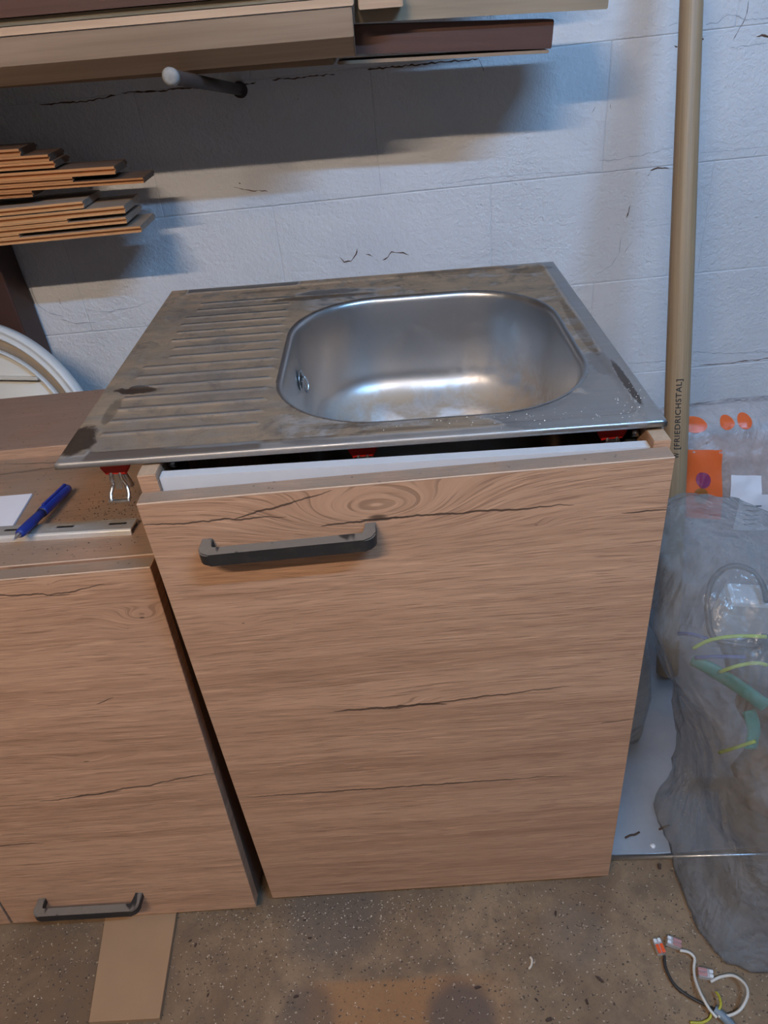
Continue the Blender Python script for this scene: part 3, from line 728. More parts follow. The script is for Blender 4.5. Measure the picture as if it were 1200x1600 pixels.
def plank(name, pl, pr, yf, depth, thick, mat, label, cat, group=None, xl=-1.15, tongue=True, roll=0.0, end_skew=0.0, face_mat=None, d=None):
    """pl/pr: two pixels on the lower front edge; pr is the right-hand end"""
    A, B = atY(*pl, yf), atY(*pr, yf)
    if d is None: d = (B-A).normalized()
    else: B = A + d*((B.x-A.x)/d.x)
    L = (B.x-xl)/d.x; up = Vector((0, 1, 0)).cross(d)*-1; up = d.cross(Vector((0, 1, 0)))
    t = thick; t3 = t/3
    if tongue: pf = [(0, 0), (depth, 0), (depth, t3), (depth+0.006, t3), (depth+0.006, 2*t3), (depth, 2*t3), (depth, t), (0, t), (0, 2*t3), (0.005, 2*t3), (0.005, t3), (0, t3)]
    else: pf = [(0, 0), (depth, 0), (depth, t), (0, t)]
    o = prism(name, pf, 'x', -L, 0.0, mat, None, 0.0 if tongue else 0.0012)
    if end_skew:
        for v in o.data.vertices:
            if v.co.x > -0.01: v.co.x += end_skew*v.co.y
    if face_mat:
        o.data.materials.append(face_mat)
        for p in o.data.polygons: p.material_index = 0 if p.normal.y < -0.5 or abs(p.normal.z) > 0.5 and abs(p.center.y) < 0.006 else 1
    M4 = Matrix.Identity(4)
    for i in range(3): M4[i][0], M4[i][1], M4[i][2], M4[i][3] = d[i], (0, 1, 0)[i], up[i], B[i]
    o.matrix_world = M4 @ Matrix.Rotation(roll, 4, 'X')
    return tag(o, label, cat, group)
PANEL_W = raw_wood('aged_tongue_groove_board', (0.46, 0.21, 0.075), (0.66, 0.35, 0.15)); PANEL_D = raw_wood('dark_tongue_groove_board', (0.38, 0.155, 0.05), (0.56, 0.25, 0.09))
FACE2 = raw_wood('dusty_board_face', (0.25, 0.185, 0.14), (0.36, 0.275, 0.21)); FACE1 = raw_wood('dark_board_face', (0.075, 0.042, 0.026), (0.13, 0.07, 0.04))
G2 = 'tongue and groove boards stacked on the lower rack arm'; G1 = 'tongue and groove boards stacked on the upper rack arm'
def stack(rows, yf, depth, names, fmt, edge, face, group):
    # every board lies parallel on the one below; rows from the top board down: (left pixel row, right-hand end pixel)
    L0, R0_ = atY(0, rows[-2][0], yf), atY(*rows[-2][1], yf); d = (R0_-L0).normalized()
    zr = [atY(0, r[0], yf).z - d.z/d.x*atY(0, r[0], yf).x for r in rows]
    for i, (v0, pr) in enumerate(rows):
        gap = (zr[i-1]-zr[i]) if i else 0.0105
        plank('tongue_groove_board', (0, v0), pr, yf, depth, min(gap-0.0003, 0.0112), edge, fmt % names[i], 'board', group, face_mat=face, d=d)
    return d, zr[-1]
d2_, z2_ = stack([(338, (132, 327)), (352, (197, 336)), (358, (107, 350)), (368, (200, 354)), (374, (31, 371)), (384, (222, 365))], 0.67, 0.09, ['top', 'second', 'third', 'fourth', 'fifth', 'bottom'],
    '%s board of the lower plank stack, pale orange edge with a groove', PANEL_W, FACE2, G2)
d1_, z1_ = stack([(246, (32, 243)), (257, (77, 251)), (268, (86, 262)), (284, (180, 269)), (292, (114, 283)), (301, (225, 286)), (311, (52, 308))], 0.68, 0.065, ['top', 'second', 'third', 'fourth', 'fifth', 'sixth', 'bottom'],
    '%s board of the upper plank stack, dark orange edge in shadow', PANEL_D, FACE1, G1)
for dd, zz in ((d2_, z2_), (d1_, z1_)):
    zt_ = zz + dd.z/dd.x*(-0.480) - 0.0005
    box('arm', (-0.030, -0.125, zt_-0.024), (-0.002, -0.03, zt_), POSTM, post, 0.003)
BEAM = raw_wood('sawn_beam_wood', (0.25, 0.165, 0.105), (0.38, 0.265, 0.175)); PINE = raw_wood('pale_sawn_pine', (0.45, 0.29, 0.18), (0.62, 0.43, 0.28)); MOSS = raw_wood('weathered_greenish_wood', (0.14, 0.115, 0.07), (0.27, 0.22, 0.145)); ROUGHW = raw_wood('rough_weathered_board', (0.22, 0.17, 0.115), (0.40, 0.30, 0.20), 0.9, 0.6)
REDB = raw_wood('red_brown_board', (0.055, 0.022, 0.015), (0.10, 0.042, 0.028), 0.5); THIN = raw_wood('thin_tan_board', (0.23, 0.15, 0.095), (0.36, 0.24, 0.15))
GB = 'timbers lying on the wall pegs'
# front beam: turned on the pegs so its underside faces outwards
A, B = atY(0, 105, 0.545), atY(553, 57, 0.545); d = (B-A).normalized(); up = d.cross(Vector((0, 1, 0)))
L = (B.x+1.15)/d.x
bp = [(0, 0), (0.028, -0.0225), (0.055, -0.018), (0.062, 0.026), (0.022, 0.0312), (-0.004, 0.0305)]
o = prism('beam', bp, 'x', -L, 0, BEAM, None, 0.0012)
M4 = Matrix.Identity(4)
for i in range(3): M4[i][0], M4[i][1], M4[i][2], M4[i][3] = d[i], (0, 1, 0)[i], up[i], B[i]
o.matrix_world = M4; tag(o, 'thick sawn beam at the front of the timbers, resting on the peg', 'beam', GB)
plank('board', (0, 138), (522, 101), 0.615, 0.09, 0.0070, THIN, 'thin tan board under the beam, lowest of the timbers', 'board', GB, tongue=False)
plank('board', (555, 85), (862, 76), 0.630, 0.075, 0.034, REDB, 'dark red-brown plank lying right of the front beam', 'board', GB, tongue=False, xl=0.200)
plank('board', (640, 95), (858, 83), 0.628, 0.09, 0.0040, THIN, 'thin tan strip under the dark red-brown plank', 'board', GB, tongue=False, xl=0.206)
plank('board', (560, 36), (950, 14), 0.610, 0.09, 0.030, ROUGHW, 'rough weathered board with a broken end, reaching furthest right', 'board', GB, tongue=False, xl=0.2365)
bd = d
v_ = 57.0
for yf_, ue, th, dp_, mt, nm in ((0.560, 552, 0.0090, 0.045, PINE, 'pale pine board lying on top of the front beam'), (0.570, 552, 0.0078, 0.06, MOSS, 'greenish weathered board above the pale pine board'),
        (0.562, 552, 0.030, 0.08, REDB, 'red-brown varnished board on top of the greenish board'), (0.575, 760, 0.040, 0.12, BEAM, 'unseen sawn board added above the red-brown varnished board to block lamp light'),
        (0.575, 860, 0.035, 0.14, ROUGHW, 'unseen weathered board added high on the timber pile to block lamp light'), (0.575, 700, 0.050, 0.13, PINE, 'unseen pale pine board added at the very top of the timber pile to block lamp light')):  # upper boards from the sawn one on are unseen, added to block lamp light
    # each board rests on the one below: step up the picture rows until the next lower edge clears the top of this board
    plank('board', (0, v_), (ue, 0), yf_, dp_, th, mt, nm, 'board', GB, tongue=False, d=bd)
    z_ = atY(0, v_, yf_).z
    while atY(0, v_, 0.5625).z - atY(0, v_, 0.5625).x*bd.z/bd.x < z_ - atY(0, v_, yf_).x*bd.z/bd.x + th + 0.0006 and v_ > -400: v_ -= 0.25
    if v_ < 57: v_ -= 0.5
plank('board', (545, 17), (630, 10), 0.575, 0.03, 0.020, PINE, 'short pale offcut lying in front of the rough board', 'board', GB, tongue=False, xl=0.243)

# ------------------------------------------------------------------ wooden tool handle leaning on the wall
pw1, pw2 = atY(1080.5, 0, 0.70), atY(1057, 650, 0.52)
ax = (pw1-pw2).normalized()
top_t = (WY-0.022-pw1.y)/ax.y; bot_t = (0.016-pw2.z)/ax.z
PT, PB = pw1+ax*top_t, pw2+ax*bot_t
def pole_mat():
    m = Mat('ash_handle'); x, y, z = m.coord(); a = m.math('ARCTAN2', y, x)
    g = m.noise(m.vec(a*9, z*3, 0.0), 1.0, 4, 0.6); g2 = m.noise(m.vec(a*60, z*8, 2.0), 1.0, 2)
    m.set(Base_Color=m.mix(m.step(g*0.6+g2*0.4, 0.3, 0.7), (0.255, 0.165, 0.085), (0.40, 0.28, 0.165)), Roughness=0.5); m.bump(g2, 0.15, 0.0006); return m.mat
pole = tag(link(bpy.data.objects.new('tool_handle', None)), 'long round wooden tool handle with black lettering leaning against the wall', 'handle')
pz = ax; py_ = Vector((0, 1, 0)); py_ = (py_-pz*py_.dot(pz)).normalized(); px_ = py_.cross(pz)
PM = Matrix.Identity(4)
for i in range(3): PM[i][0], PM[i][1], PM[i][2], PM[i][3] = px_[i], py_[i], pz[i], PB[i]
pole.matrix_world = PM
PL_ = (PT-PB).length
def prad(t): return 0.0198 - 0.0052*sst(0.30, 0.95, t)
lathe('shaft', [(0.012, 0)]+[(prad(k/40), 0.004+(PL_-0.008)*k/40) for k in range(41)]+[(0.008, PL_)], pole_mat(), pole, 40)
INK = plain('black_ink', (0.015, 0.015, 0.015), 0.6)
def lettering(txt, z0, z1, size, ang, part):
    c = bpy.data.curves.new('lettering', 'FONT'); c.body = txt; c.size = 1.0; c.resolution_u = 3; c.space_character = 1.12; c.offset = 0.018
    ob = bpy.data.objects.new('lettering', c); COL.objects.link(ob)
    me = bpy.data.meshes.new_from_object(ob.evaluated_get(bpy.context.evaluated_depsgraph_get()))
    bpy.data.objects.remove(ob)
    bm = bmesh.new(); bm.from_mesh(me)
    for k in range(-4, 18): bmesh.ops.bisect_plane(bm, geom=bm.verts[:]+bm.edges[:]+bm.faces[:], plane_co=(0, k*0.06, 0), plane_no=(0, 1, 0))
    bm.to_mesh(me); bm.free()
    xs_ = [v.co.x for v in me.vertices]; x0_, x1_ = min(xs_), max(xs_)
    for v in me.vertices:
        zz = z0+(v.co.x-x0_)/(x1_-x0_)*(z1-z0); R = prad(zz/PL_)+0.0003
        a = ang - (v.co.y-0.35)*size/R
        v.co = Vector((R*cos(a), R*sin(a), zz))
    me.materials.append(INK)
    return link(bpy.data.objects.new(part, me), pole)
def pole_t(v):                                       # axis length where the pole crosses image row v
    lo, hi = 0.0, PL_
    for _ in range(50):
        mid_ = (lo+hi)/2; q = PB+ax*mid_-CAM; vv = 800-F*q.dot(UP)/q.dot(fw)
        if vv > v: lo = mid_
        else: hi = mid_
    return lo
q = PM.inverted() @ CAM; ca = math.atan2(q.y, q.x)
lettering('[FRIEDRICHSTAL]', pole_t(698), pole_t(590), 0.0125, ca+0.10, 'lettering')
lettering('W', pole_t(712), pole_t(703), 0.0125, ca+0.10, 'lettering')

# ------------------------------------------------------------------ things on the floor to the right
SHEETM = Mat('grey_sheet_metal'); x, y, z = SHEETM.coord(); nn = SHEETM.noise(SHEETM.vec(x, y, z), 25, 5, 0.65)
SHEETM.set(Base_Color=SHEETM.mix(nn, (0.34, 0.36, 0.39), (0.48, 0.50, 0.53)), Roughness=0.4, Metallic=0.45)
sh = thing('metal_sheet', 'pale grey metal sheet lying on the floor beside the sink cabinet', 'sheet')
f1 = atZ(958, 1344, 0.004); f2 = atZ(1085, 1341, 0.004)
box('plate', (0.503, f1.y+0.006, 0.0005), (0.95, 0.60, 0.0030), SHEETM.mat, sh, 0.0008)
tube('rolled_edge', [(0.503, f1.y+0.004, 0.0045), (0.95, f2.y+0.004-0.015, 0.0045)], 0.0040, ZINC, sh, 12)
wd = tag(lathe('paint_drop', [(0.0042, 0), (0.0038, 0.0014), (0.002, 0.0022)], plain('white_blob', (0.75, 0.76, 0.78), 0.5), None, 14), 'small white blob lying on the metal sheet', 'blob'); wd.location = (*atZ(1020, 1322, 0.003).xy, 0.003)
# cable with lever connectors
cab2 = thing('electric_cable', 'grey cable end on the floor with white and black wires and lever connectors', 'cable')
WW = plain('white_wire', (0.58, 0.53, 0.46), 0.5, 0, 0.06); BW = plain('black_wire', (0.025, 0.022, 0.02), 0.5); GYW = plain('green_yellow_wire', (0.42, 0.36, 0.03), 0.5, 0, 0.3, 300); GS = plain('grey_cable_sheath', (0.16, 0.20, 0.23), 0.5)
def fl(u, v, z=0.003): q = atZ(u, v, z); return (q.x, q.y, z)
tube('sheath', smooth_path([fl(1116, 1577, 0.008), fl(1128, 1587, 0.007), fl(1145, 1605, 0.006), fl(1165, 1640, 0.006), fl(1150, 1700, 0.006)], 6), 0.0055, GS, cab2, 14)
tube('white_wire', smooth_path([fl(1062, 1485, 0.010), fl(1076, 1488, 0.009), fl(1085, 1497, 0.007), fl(1084, 1512, 0.006), fl(1086, 1530, 0.008), fl(1095, 1553, 0.012), fl(1108, 1576, 0.011), fl(1120, 1590, 0.009)], 6), 0.0019, WW, cab2, 10)
tube('white_wire', smooth_path([fl(1110, 1534, 0.006), fl(1127, 1526, 0.008), fl(1147, 1525, 0.012), fl(1164, 1538, 0.016), fl(1168, 1555, 0.018), fl(1158, 1576, 0.014), fl(1142, 1586, 0.010), fl(1122, 1588, 0.009)], 6), 0.0019, WW, cab2, 10)
tube('black_wire', smooth_path([fl(1038, 1494, 0.006), fl(1040, 1512, 0.005), fl(1053, 1538, 0.004), fl(1075, 1556, 0.004), fl(1105, 1572, 0.006), fl(1118, 1580, 0.008)], 6), 0.0019, BW, cab2, 10)
tube('earth_wire', smooth_path([fl(1118, 1583, 0.009), fl(1126, 1572, 0.013), fl(1124, 1558, 0.012), fl(1119, 1550, 0.010)], 5), 0.0017, GYW, cab2, 8)
tube('earth_wire', smooth_path([fl(1112, 1582, 0.006), fl(1108, 1592, 0.004), fl(1095, 1598, 0.003), fl(1078, 1597, 0.003)], 5), 0.0017, GYW, cab2, 8)
CLEAR = bag_film('clear_connector_plastic', (0.62, 0.60, 0.60), 0.55, 0.3); ORANGE = plain('orange_lever', (0.80, 0.10, 0.02), 0.4, 0, 0.05); CORE = plain('connector_core', (0.30, 0.29, 0.30), 0.5, 0.2)
def connector(u, v, ang, n, lab, up=0.0, lev=True, tilt=0.0):
    c_ = link(bpy.data.objects.new('connector', None), cab2)
    bm = bmesh.new(); add_box(bm, (-0.0028*n, -0.009, 0.0), (0.0028*n, 0.009, 0.0085), 0.0008)
    me = from_bm('connector', bm, CLEAR, cab2); bpy.data.objects.remove(c_)
    me.location = fl(u, v, 0.0012+up); me.rotation_euler = (tilt, 0, ang)
    box('core', (-0.0022*n, -0.006, 0.0015), (0.0022*n, 0.007, 0.0055), CORE, me, 0.0005)
    for k in range(n):
        xx = (k-(n-1)/2)*0.0056
        box('lever', (xx-0.0022, -0.0095, 0.0070), (xx+0.0022, 0.0020, 0.0102), ORANGE if lev else plain('faded_lever', (0.42, 0.20, 0.18), 0.4), me, 0.0007)
        box('contact', (xx-0.0019, 0.0045, 0.0068), (xx+0.0019, 0.0094, 0.0092), plain('white_contact', (0.72, 0.72, 0.72), 0.4), me, 0.0005)
connector(1029, 1482, radians(6), 2, 'o')
connector(1050, 1475, radians(70), 2, 'c', 0.0, False, 0.25)
connector(1101, 1524, radians(-105), 2, 'd', 0.0, False)
# fibreboard strip under the leaning cabinet
q0, q1, q2, q3 = [atZ(u, v, 0.0085) for u, v in ((165, 1430), (275, 1430), (249, 1591), (139, 1597))]
e0, e1_ = q0+(q0-q3)*0.05, q1+(q1-q2)*0.05
P4 = [q3, q2, e1_, e0]
stv = [(p.x, p.y, 0.0005) for p in P4]+[(p.x, p.y, 0.0085) for p in P4]
strip = mesh('fibreboard_strip', stv, [(3, 2, 1, 0), (4, 5, 6, 7), (0, 1, 5, 4), (1, 2, 6, 5), (2, 3, 7, 6), (3, 0, 4, 7)], plain('tan_fibreboard', (0.34, 0.205, 0.11), 0.8, 0, 0.08, 30))
tag(strip, 'tan fibreboard strip on the floor poking out from under the leaning cabinet', 'board strip')
# wood chips and crumbs on the floor
CHIPM = plain('dark_bark_chip', (0.06, 0.032, 0.02), 0.8, 0, 0.3); PALE = plain('pale_shaving', (0.62, 0.52, 0.40), 0.7)
GC = 'wood chips scattered on the floor'
CW = {(463, 1557): 'on the left dark round stain', (868, 1427): 'just below the right part of the door', (747, 1543): 'at the upper edge of the right dark stain', (937, 1530): 'nearest to the orange connector', (917, 1566): 'left of the black wire, below the nearest chip',
      (838, 1562): 'right of the dark stain, below the pale shaving', (484, 1466): 'midway below the left part of the cabinet door', (1030, 1356): 'in front of the metal sheet edge', (476, 1438): 'close under the left corner of the cabinet door', (858, 1593): 'at the bottom edge, right of the dark stain',
      (306, 1477): 'beside the strip, the larger of two', (298, 1470): 'beside the strip, the smaller of two', (325, 1555): 'right of the lower end of the fibreboard strip'}
for u, v, s, a in ((463, 1557, .0055, .4), (868, 1427, .006, 1.4), (747, 1543, .006, 0), (937, 1530, .007, 2.4), (917, 1566, .005, 1.5), (838, 1562, .004, 2.2), (484, 1466, .005, .2), (1030, 1356, .008, 1.5), (476, 1438, .004, .1), (858, 1593, .007, .1), (306, 1477, .005, 1.3), (298, 1470, .004, .6), (325, 1555, .003, 1.2)):
    n = 6; vs_ = []
    for k in range(n): rr = s*(0.55+0.5*rnd.random()); vs_.append((rr*cos(k*pi/3), 0.45*rr*sin(k*pi/3), 0.0))
    vs_ += [(p[0]*0.8, p[1]*0.8, 0.0012+0.0008*rnd.random()) for p in vs_]
    o = mesh('wood_chip', vs_, [tuple(range(n))[::-1], tuple(range(n, 2*n))]+[(k, (k+1) % n, n+(k+1) % n, n+k) for k in range(n)], CHIPM)
    q = atZ(u, v, 0.0); o.location = (q.x, q.y, 0.0036 if u == 1030 else 0.0003); o.rotation_euler = (0, 0, a)
    tag(o, 'small dark wood chip on the floor '+CW[(u, v)], 'wood chip', GC)
for pts, r in (([(826, 1514), (830, 1508), (831, 1500), (828, 1495)], .0016),):
    o = tube('wood_shaving', smooth_path([fl(*p, 0.0018) for p in pts], 5), [.0004]+[r]*(len(smooth_path(pts and [fl(*p, 0) for p in pts], 5))-2)+[.0004], PALE, None, 8)
    tag(o, 'curled pale shaving lying on the floor in front of the sink cabinet', 'shaving')
for i, (pts, zb) in enumerate((([(977, 1309), (985, 1305), (992, 1304), (999, 1300)], 0.0045), ([(1030, 1296), (1038, 1292), (1046, 1290)], 0.0045))):
    o = tube('debris_twig', smooth_path([fl(*p, zb) for p in pts], 4), 0.0016, CHIPM, None, 6)
    tag(o, ('thin' if i == 0 else 'short thick')+' dark twig lying on the metal sheet', 'twig', 'dark twigs on the metal sheet')
fpts = []
for _ in range(1500):
    u, v = rnd.uniform(0, 1200), rnd.uniform(1400, 1600)
    if rnd.random() < 0.45: u, v = rnd.gauss(520, 120), 1395+abs(rnd.gauss(0, 45))
    q = atZ(u, v, 0.0)
    if q.x > 0.5 and q.y > 0.0: continue
    if -0.29 < q.x < -0.12 and q.y > -0.16: continue
    if q.y > 0.0: continue
    fpts.append((q.x, q.y, 0.0002))
o = flakes('floor_crumbs', fpts[:700], 0.0013, SPECK); tag(o, 'dark crumbs strewn over the floor in front of the cabinets', 'crumbs'); o['kind'] = 'stuff'
o = flakes('floor_splinters', fpts[700:], 0.0012, PALE); tag(o, 'pale splinters strewn over the floor in front of the cabinets', 'splinters'); o['kind'] = 'stuff'
# white crumbs on sink front corner
spts = []
for _ in range(160):
    u, v = (rnd.gauss(985, 14), rnd.gauss(622, 12)) if rnd.random() < .35 else (rnd.uniform(560, 950), rnd.gauss(650, 8)-0.02*0)
    a, b = suv(u, v)
    if 0 < a < SW and 0.002 < b < SD and hole(a, b) > 0.003: spts.append((a, b, deck_h(a, b)+0.0001))
o = flakes('white_crumbs', spts, 0.0007, plain('white_crumb', (0.8, 0.78, 0.74), 0.7)); o.matrix_world = mw; tag(o, 'white crumbs sprinkled along the front of the sink', 'crumbs'); o['kind'] = 'stuff'

# ------------------------------------------------------------------ plastic bags
def bag(name, rings, mat, amp=0.010, fr=9.0, seg=96, seed=0.0, close=True, sub=7, sag=None):
    """rings: (z, cx, cy, rx, ry) from the floor up"""
    R = []
    for i in range(len(rings)-1):
        for k in range(sub):
            t = k/sub; t = t*t*(3-2*t)*0.5+t*0.5; R.append([a+(b-a)*t for a, b in zip(rings[i], rings[i+1])])
    R.append(list(rings[-1])); vs_, fs = [], []
    for z, cx, cy, rx, ry in R:
        for k in range(seg):
            a = 2*pi*k/seg; c, s = cos(a), sin(a)
            e = 0.5; X = math.copysign(abs(c)**e, c)*rx; Yq = math.copysign(abs(s)**e, s)*ry
            p = Vector((cx+X, cy+Yq, z)); nrm = Vector((c, s, 0))
            q = p*fr+Vector((seed, seed*2, 0)); q.z *= 0.55
            f = (1-abs(noise.noise(q))*2.2) + 0.5*(1-abs(noise.noise(q*2.3+Vector((5, 1, 2))))*2.2) + 0.25*(1-abs(noise.noise(q*5.1))*2.2)
            p += nrm*(f-0.75)*amp; p.z = max(0.0045, p.z+noise.noise(q*1.3)*amp*(0.8 if z > 0.02 else 0))
            if sag: p.z -= sag[0]*max(0.0, min(0.30, p.x-sag[1]))*max(0.0, (z-0.2)/0.33)**1.5
            vs_.append(p)
    n = len(R)
    for i in range(n-1):
        for k in range(seg): fs.append((i*seg+k, i*seg+(k+1) % seg, (i+1)*seg+(k+1) % seg, (i+1)*seg+k))
    fs.append(tuple(range(seg))[::-1])
    if close: fs.append(tuple((n-1)*seg+k for k in range(seg)))
    return mesh(name, vs_, fs, mat, None, True)
FILM = bag_film('clear_bag_film', (0.40, 0.395, 0.395), 0.33, 0.15)
FILM2 = bag_film('printed_bag_film', (0.60, 0.56, 0.56), 0.40, 0.25)
FILM3 = bag_film('grey_film', (0.50, 0.53, 0.56), 0.50, 0.35)
big = bag('plastic_bag', [(0.005, 0.780, 0.010, 0.185, 0.145), (0.05, 0.81, 0.03, 0.190, 0.155), (0.13, 0.825, 0.055, 0.188, 0.165), (0.25, 0.805, 0.085, 0.195, 0.165), (0.36, 0.785, 0.11, 0.222, 0.16), (0.44, 0.765, 0.13, 0.218, 0.145), (0.505, 0.755, 0.145, 0.195, 0.115), (0.535, 0.745, 0.155, 0.145, 0.06)], FILM, 0.013, 8.0, 130, 1.0, sag=(0.42, 0.64))
tag(big, 'big murky clear plastic bag of cables standing on the floor at the right', 'bag')
small = bag('plastic_bag', [(0.006, 0.95, 0.60, 0.20, 0.11), (0.12, 0.95, 0.60, 0.22, 0.12), (0.30, 0.95, 0.61, 0.225, 0.105), (0.385, 0.95, 0.62, 0.22, 0.07), (0.425, 0.95, 0.625, 0.22, 0.035), (0.440, 0.95, 0.628, 0.218, 0.010)], FILM2, 0.008, 9.0, 110, 4.0)
tag(small, 'clear bag with orange printing standing behind the big murky bag', 'bag')
film = bag('plastic_film', [(0.004, 0.575, 0.34, 0.055, 0.10), (0.10, 0.575, 0.33, 0.055, 0.10), (0.22, 0.57, 0.33, 0.05, 0.085), (0.32, 0.57, 0.335, 0.04, 0.05)], FILM3, 0.008, 9.0, 64, 9.0)
tag(film, 'crumpled grey plastic film on the metal sheet behind the big murky bag', 'plastic film')
# printing on the bag behind (follows the film)
bpy.context.view_layer.update()
bvh = BVHTree.FromObject(small, bpy.context.evaluated_depsgraph_get())
def decal(name, cx, cz, w_, h_, mat, shape='rect', off=0.0012, parent=small, rot=0.0):
    vs_, fs, ids = [], [], {}
    n = 14
    for i in range(n+1):
        for j in range(n+1):
            s, t = 2*i/n-1, 2*j/n-1
            if shape == 'disc':
                s, t = s*sqrt(1-t*t/2), t*sqrt(1-s*s/2)
            a, b = s*w_/2, t*h_/2; a, b = a*cos(rot)-b*sin(rot), a*sin(rot)+b*cos(rot)
            hit = bvh.ray_cast(Vector((cx+a, 0.3, cz+b)), Vector((0, 1, 0)))
            y = hit[0].y if hit[0] else 0.62
            ids[(i, j)] = len(vs_); vs_.append((cx+a, y-off, cz+b))
    for i in range(n):
        for j in range(n): fs.append((ids[(i, j)], ids[(i+1, j)], ids[(i+1, j+1)], ids[(i, j+1)]))
    return mesh(name, vs_, fs, mat, parent, True)
def dxy(u, v, y=0.51):
    h_ = bvh.ray_cast(CAM, ray(u, v).normalized()); q = h_[0] if h_[0] else atY(u, v, y); return q.x, q.z
ORP = plain('orange_print', (0.68, 0.12, 0.025), 0.35, 0, 0.1, 25); PUR = plain('purple_print', (0.22, 0.03, 0.10), 0.4); BRN = plain('brown_print', (0.28, 0.10, 0.02), 0.4); LAB = plain('white_label', (0.62, 0.62, 0.66), 0.5, 0, 0.05); LABT = plain('label_ink', (0.07, 0.07, 0.09), 0.6); TAN = plain('tan_wrapping', (0.42, 0.24, 0.18), 0.6, 0, 0.15, 15)
a = dxy(1062, 700); b = dxy(1127, 795); decal('orange_panel', (a[0]+b[0])/2-0.01, (a[1]+b[1])/2-0.01, b[0]-a[0]+0.02, a[1]-b[1]+0.02, ORP)
c_ = dxy(1099, 750); decal('purple_dot', *c_, 0.024, 0.026, PUR, 'disc', 0.0026)
c_ = dxy(1095, 774); decal('brown_dot', *c_, 0.024, 0.028, BRN, 'disc', 0.0026)
for u, v, ww, hh in ((1084, 664, 0.044, 0.020), (1136, 661, 0.025, 0.018), (1164, 659, 0.025, 0.020)):
    c_ = dxy(u, v, 0.60); decal('orange_dot', *c_, ww, hh, ORP, 'disc')
c_ = dxy(1165, 760); decal('blank_label', *c_, 0.052, 0.036, LAB, 'rect', 0.002, small, -0.08)
c_ = dxy(1190, 800); lb = decal('parcel_label', *c_, 0.09, 0.07, LAB, 'rect', 0.004, small, -0.10)
for i in range(14): decal('barcode_bar', c_[0]+0.012+i*0.0018, c_[1]-0.004, 0.0005+0.0006*(i*7 % 3)/2, 0.045, LABT, 'rect', 0.0055, lb, -0.10)
for i in range(5): decal('text_line', c_[0]-0.02, c_[1]+0.018-i*0.009, 0.030-0.004*(i % 3), 0.0022, LABT, 'rect', 0.0055, lb, -0.10)
# what shows inside the bags
inner = box('cardboard_box', (0.80, 0.57, 0.012), (1.10, 0.66, 0.36), TAN, None, 0.006); inner.rotation_euler = (0, 0, 0); tag(inner, 'tan carton inside the bag with orange printing', 'carton')
bvb = BVHTree.FromObject(big, bpy.context.evaluated_depsgraph_get())
def seen(u, v, y):                                    # y: how far the thing lies inside the bag wall
    d = ray(u, v).normalized(); h_ = bvb.ray_cast(CAM, d)
    return (h_[0] if h_[0] else atY(u, v, 0.0)) + d*y
loop_ = [seen(*p, 0.022) for p in ((1190, 1010), (1120, 1000), (1106, 960), (1108, 920), (1125, 893), (1150, 884), (1175, 893), (1192, 915), (1198, 940))]
o = tube('black_cable', smooth_path(loop_, 6), 0.0035, BLACK, None, 10); tag(o, 'black cable loop seen through the big murky bag', 'cable')
p = seen(1172, 965, 0.085)
o = box('grey_box', (-0.042, -0.016, -0.048), (0.042, 0.016, 0.048), plain('pale_grey_box', (0.50, 0.54, 0.57), 0.6), None, 0.006); o.location = p; o.rotation_euler = (0.2, 0.1, -0.1); tag(o, 'pale grey box inside the black cable loop in the bag', 'box')
TEAL = plain('teal_plastic', (0.005, 0.22, 0.17), 0.5)
pts = [seen(*q, 0.016) for q in ((1085, 1032), (1110, 1045), (1150, 1070), (1185, 1095), (1198, 1104))]
o = tube('teal_strap', smooth_path(pts, 5), 0.009, TEAL, None, 10, flat=(Vector((0, 1, 0)), 0.35)); tag(o, 'teal plastic strap slanting through the big murky bag', 'strap')
pts = [seen(*q, 0.016) for q in ((1170, 1110), (1178, 1140), (1172, 1170))]
o = tube('teal_strap', smooth_path(pts, 5), 0.008, TEAL, None, 10, flat=(Vector((0, 1, 0)), 0.35)); tag(o, 'short upright teal strap piece low in the big murky bag', 'strap')
YG = plain('yellow_green_wire', (0.38, 0.55, 0.02), 0.5)
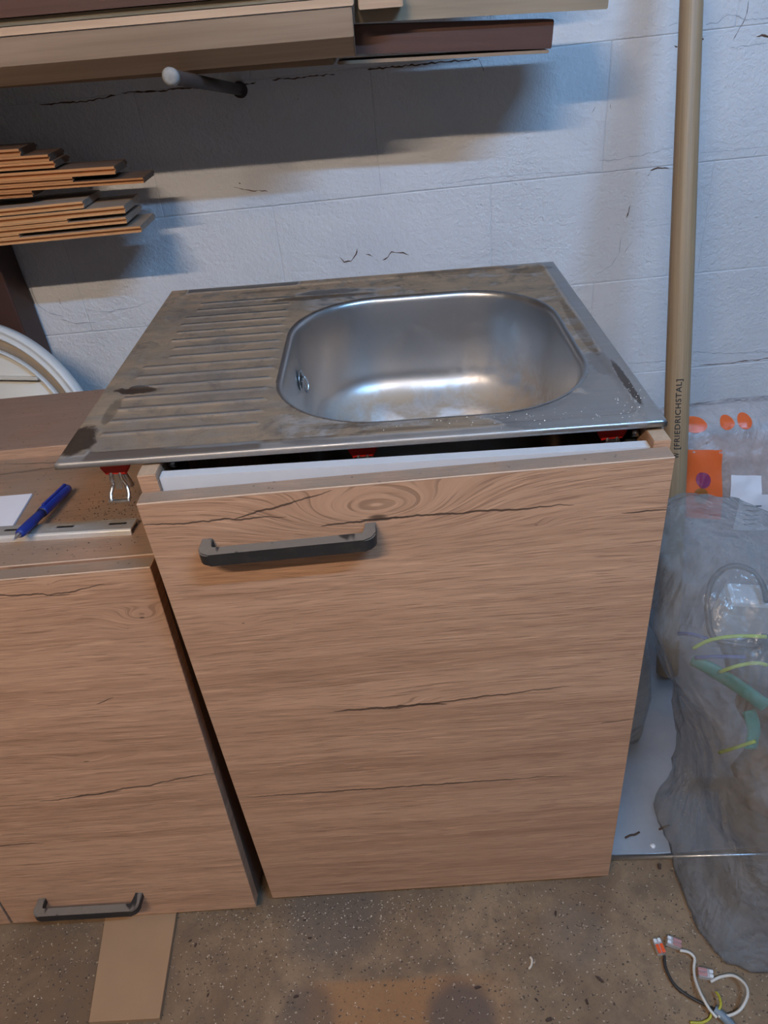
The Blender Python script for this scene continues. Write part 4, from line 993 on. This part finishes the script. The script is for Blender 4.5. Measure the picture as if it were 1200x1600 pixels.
for i, (ps, nm) in enumerate((([(1083, 1013), (1110, 1000), (1150, 994), (1198, 995)], 'long pale green wire arching across the bag above the teal strap'),
    ([(1125, 1050), (1150, 1041), (1180, 1036), (1198, 1039)], 'yellow-green wire just under the blue wires in the bag'), ([(1124, 1176), (1150, 1168), (1180, 1158)], 'short yellow-green wire low in the bag below the teal strap'))):
    o = tube('green_wire', smooth_path([seen(*q, 0.006) for q in ps], 5), 0.0022, YG, None, 8); tag(o, nm, 'wire', 'coloured wires in the bag')
for i, (ps, nm) in enumerate((([(1060, 990), (1080, 991), (1105, 998)], 'short blue wire at the left edge of the bag'), ([(1086, 1028), (1120, 1026), (1165, 1027)], 'blue wire lying above the teal strap in the bag'))):
    o = tube('blue_wire', smooth_path([seen(*q, 0.008) for q in ps], 5), 0.0024, plain('blue_wire', (0.02, 0.06, 0.25), 0.5), None, 8); tag(o, nm, 'wire', 'coloured wires in the bag')
def lump(name, c, r, mat, label, cat, seed):
    bm = bmesh.new(); bmesh.ops.create_icosphere(bm, subdivisions=4, radius=1.0)
    for v in bm.verts:
        f = 0.95+0.22*noise.noise(v.co*1.5+Vector((seed, 0, 0)))-0.22*abs(noise.noise(v.co*3.2+Vector((0, seed, 0))))-0.10*abs(noise.noise(v.co*7+Vector((0, seed, 3)))); v.co = Vector((v.co.x*r[0]*f, v.co.y*r[1]*f, v.co.z*r[2]*f))
    o = from_bm(name, bm, mat, None, True); o.location = c; return tag(o, label, cat)
lump('dark_cloth', Vector((0.665, 0.045, 0.395)), (0.055, 0.05, 0.035), plain('dark_cloth', (0.035, 0.045, 0.05), 0.9), 'dark bundle at the left side inside the big murky bag', 'cloth', 3)
lump('packing_paper', Vector((0.76, 0.06, 0.285)), (0.095, 0.075, 0.065), plain('brown_paper', (0.13, 0.112, 0.098), 0.9, 0, 0.2, 20), 'brown crumpled paper in the middle of the big murky bag', 'paper', 8)
lump('packing_paper', Vector((0.835, 0.06, 0.125)), (0.145, 0.125, 0.105), plain('grey_paper', (0.27, 0.21, 0.16), 0.9, 0, 0.2, 20), 'grey-brown crumpled paper at the bottom of the big murky bag', 'paper', 12)
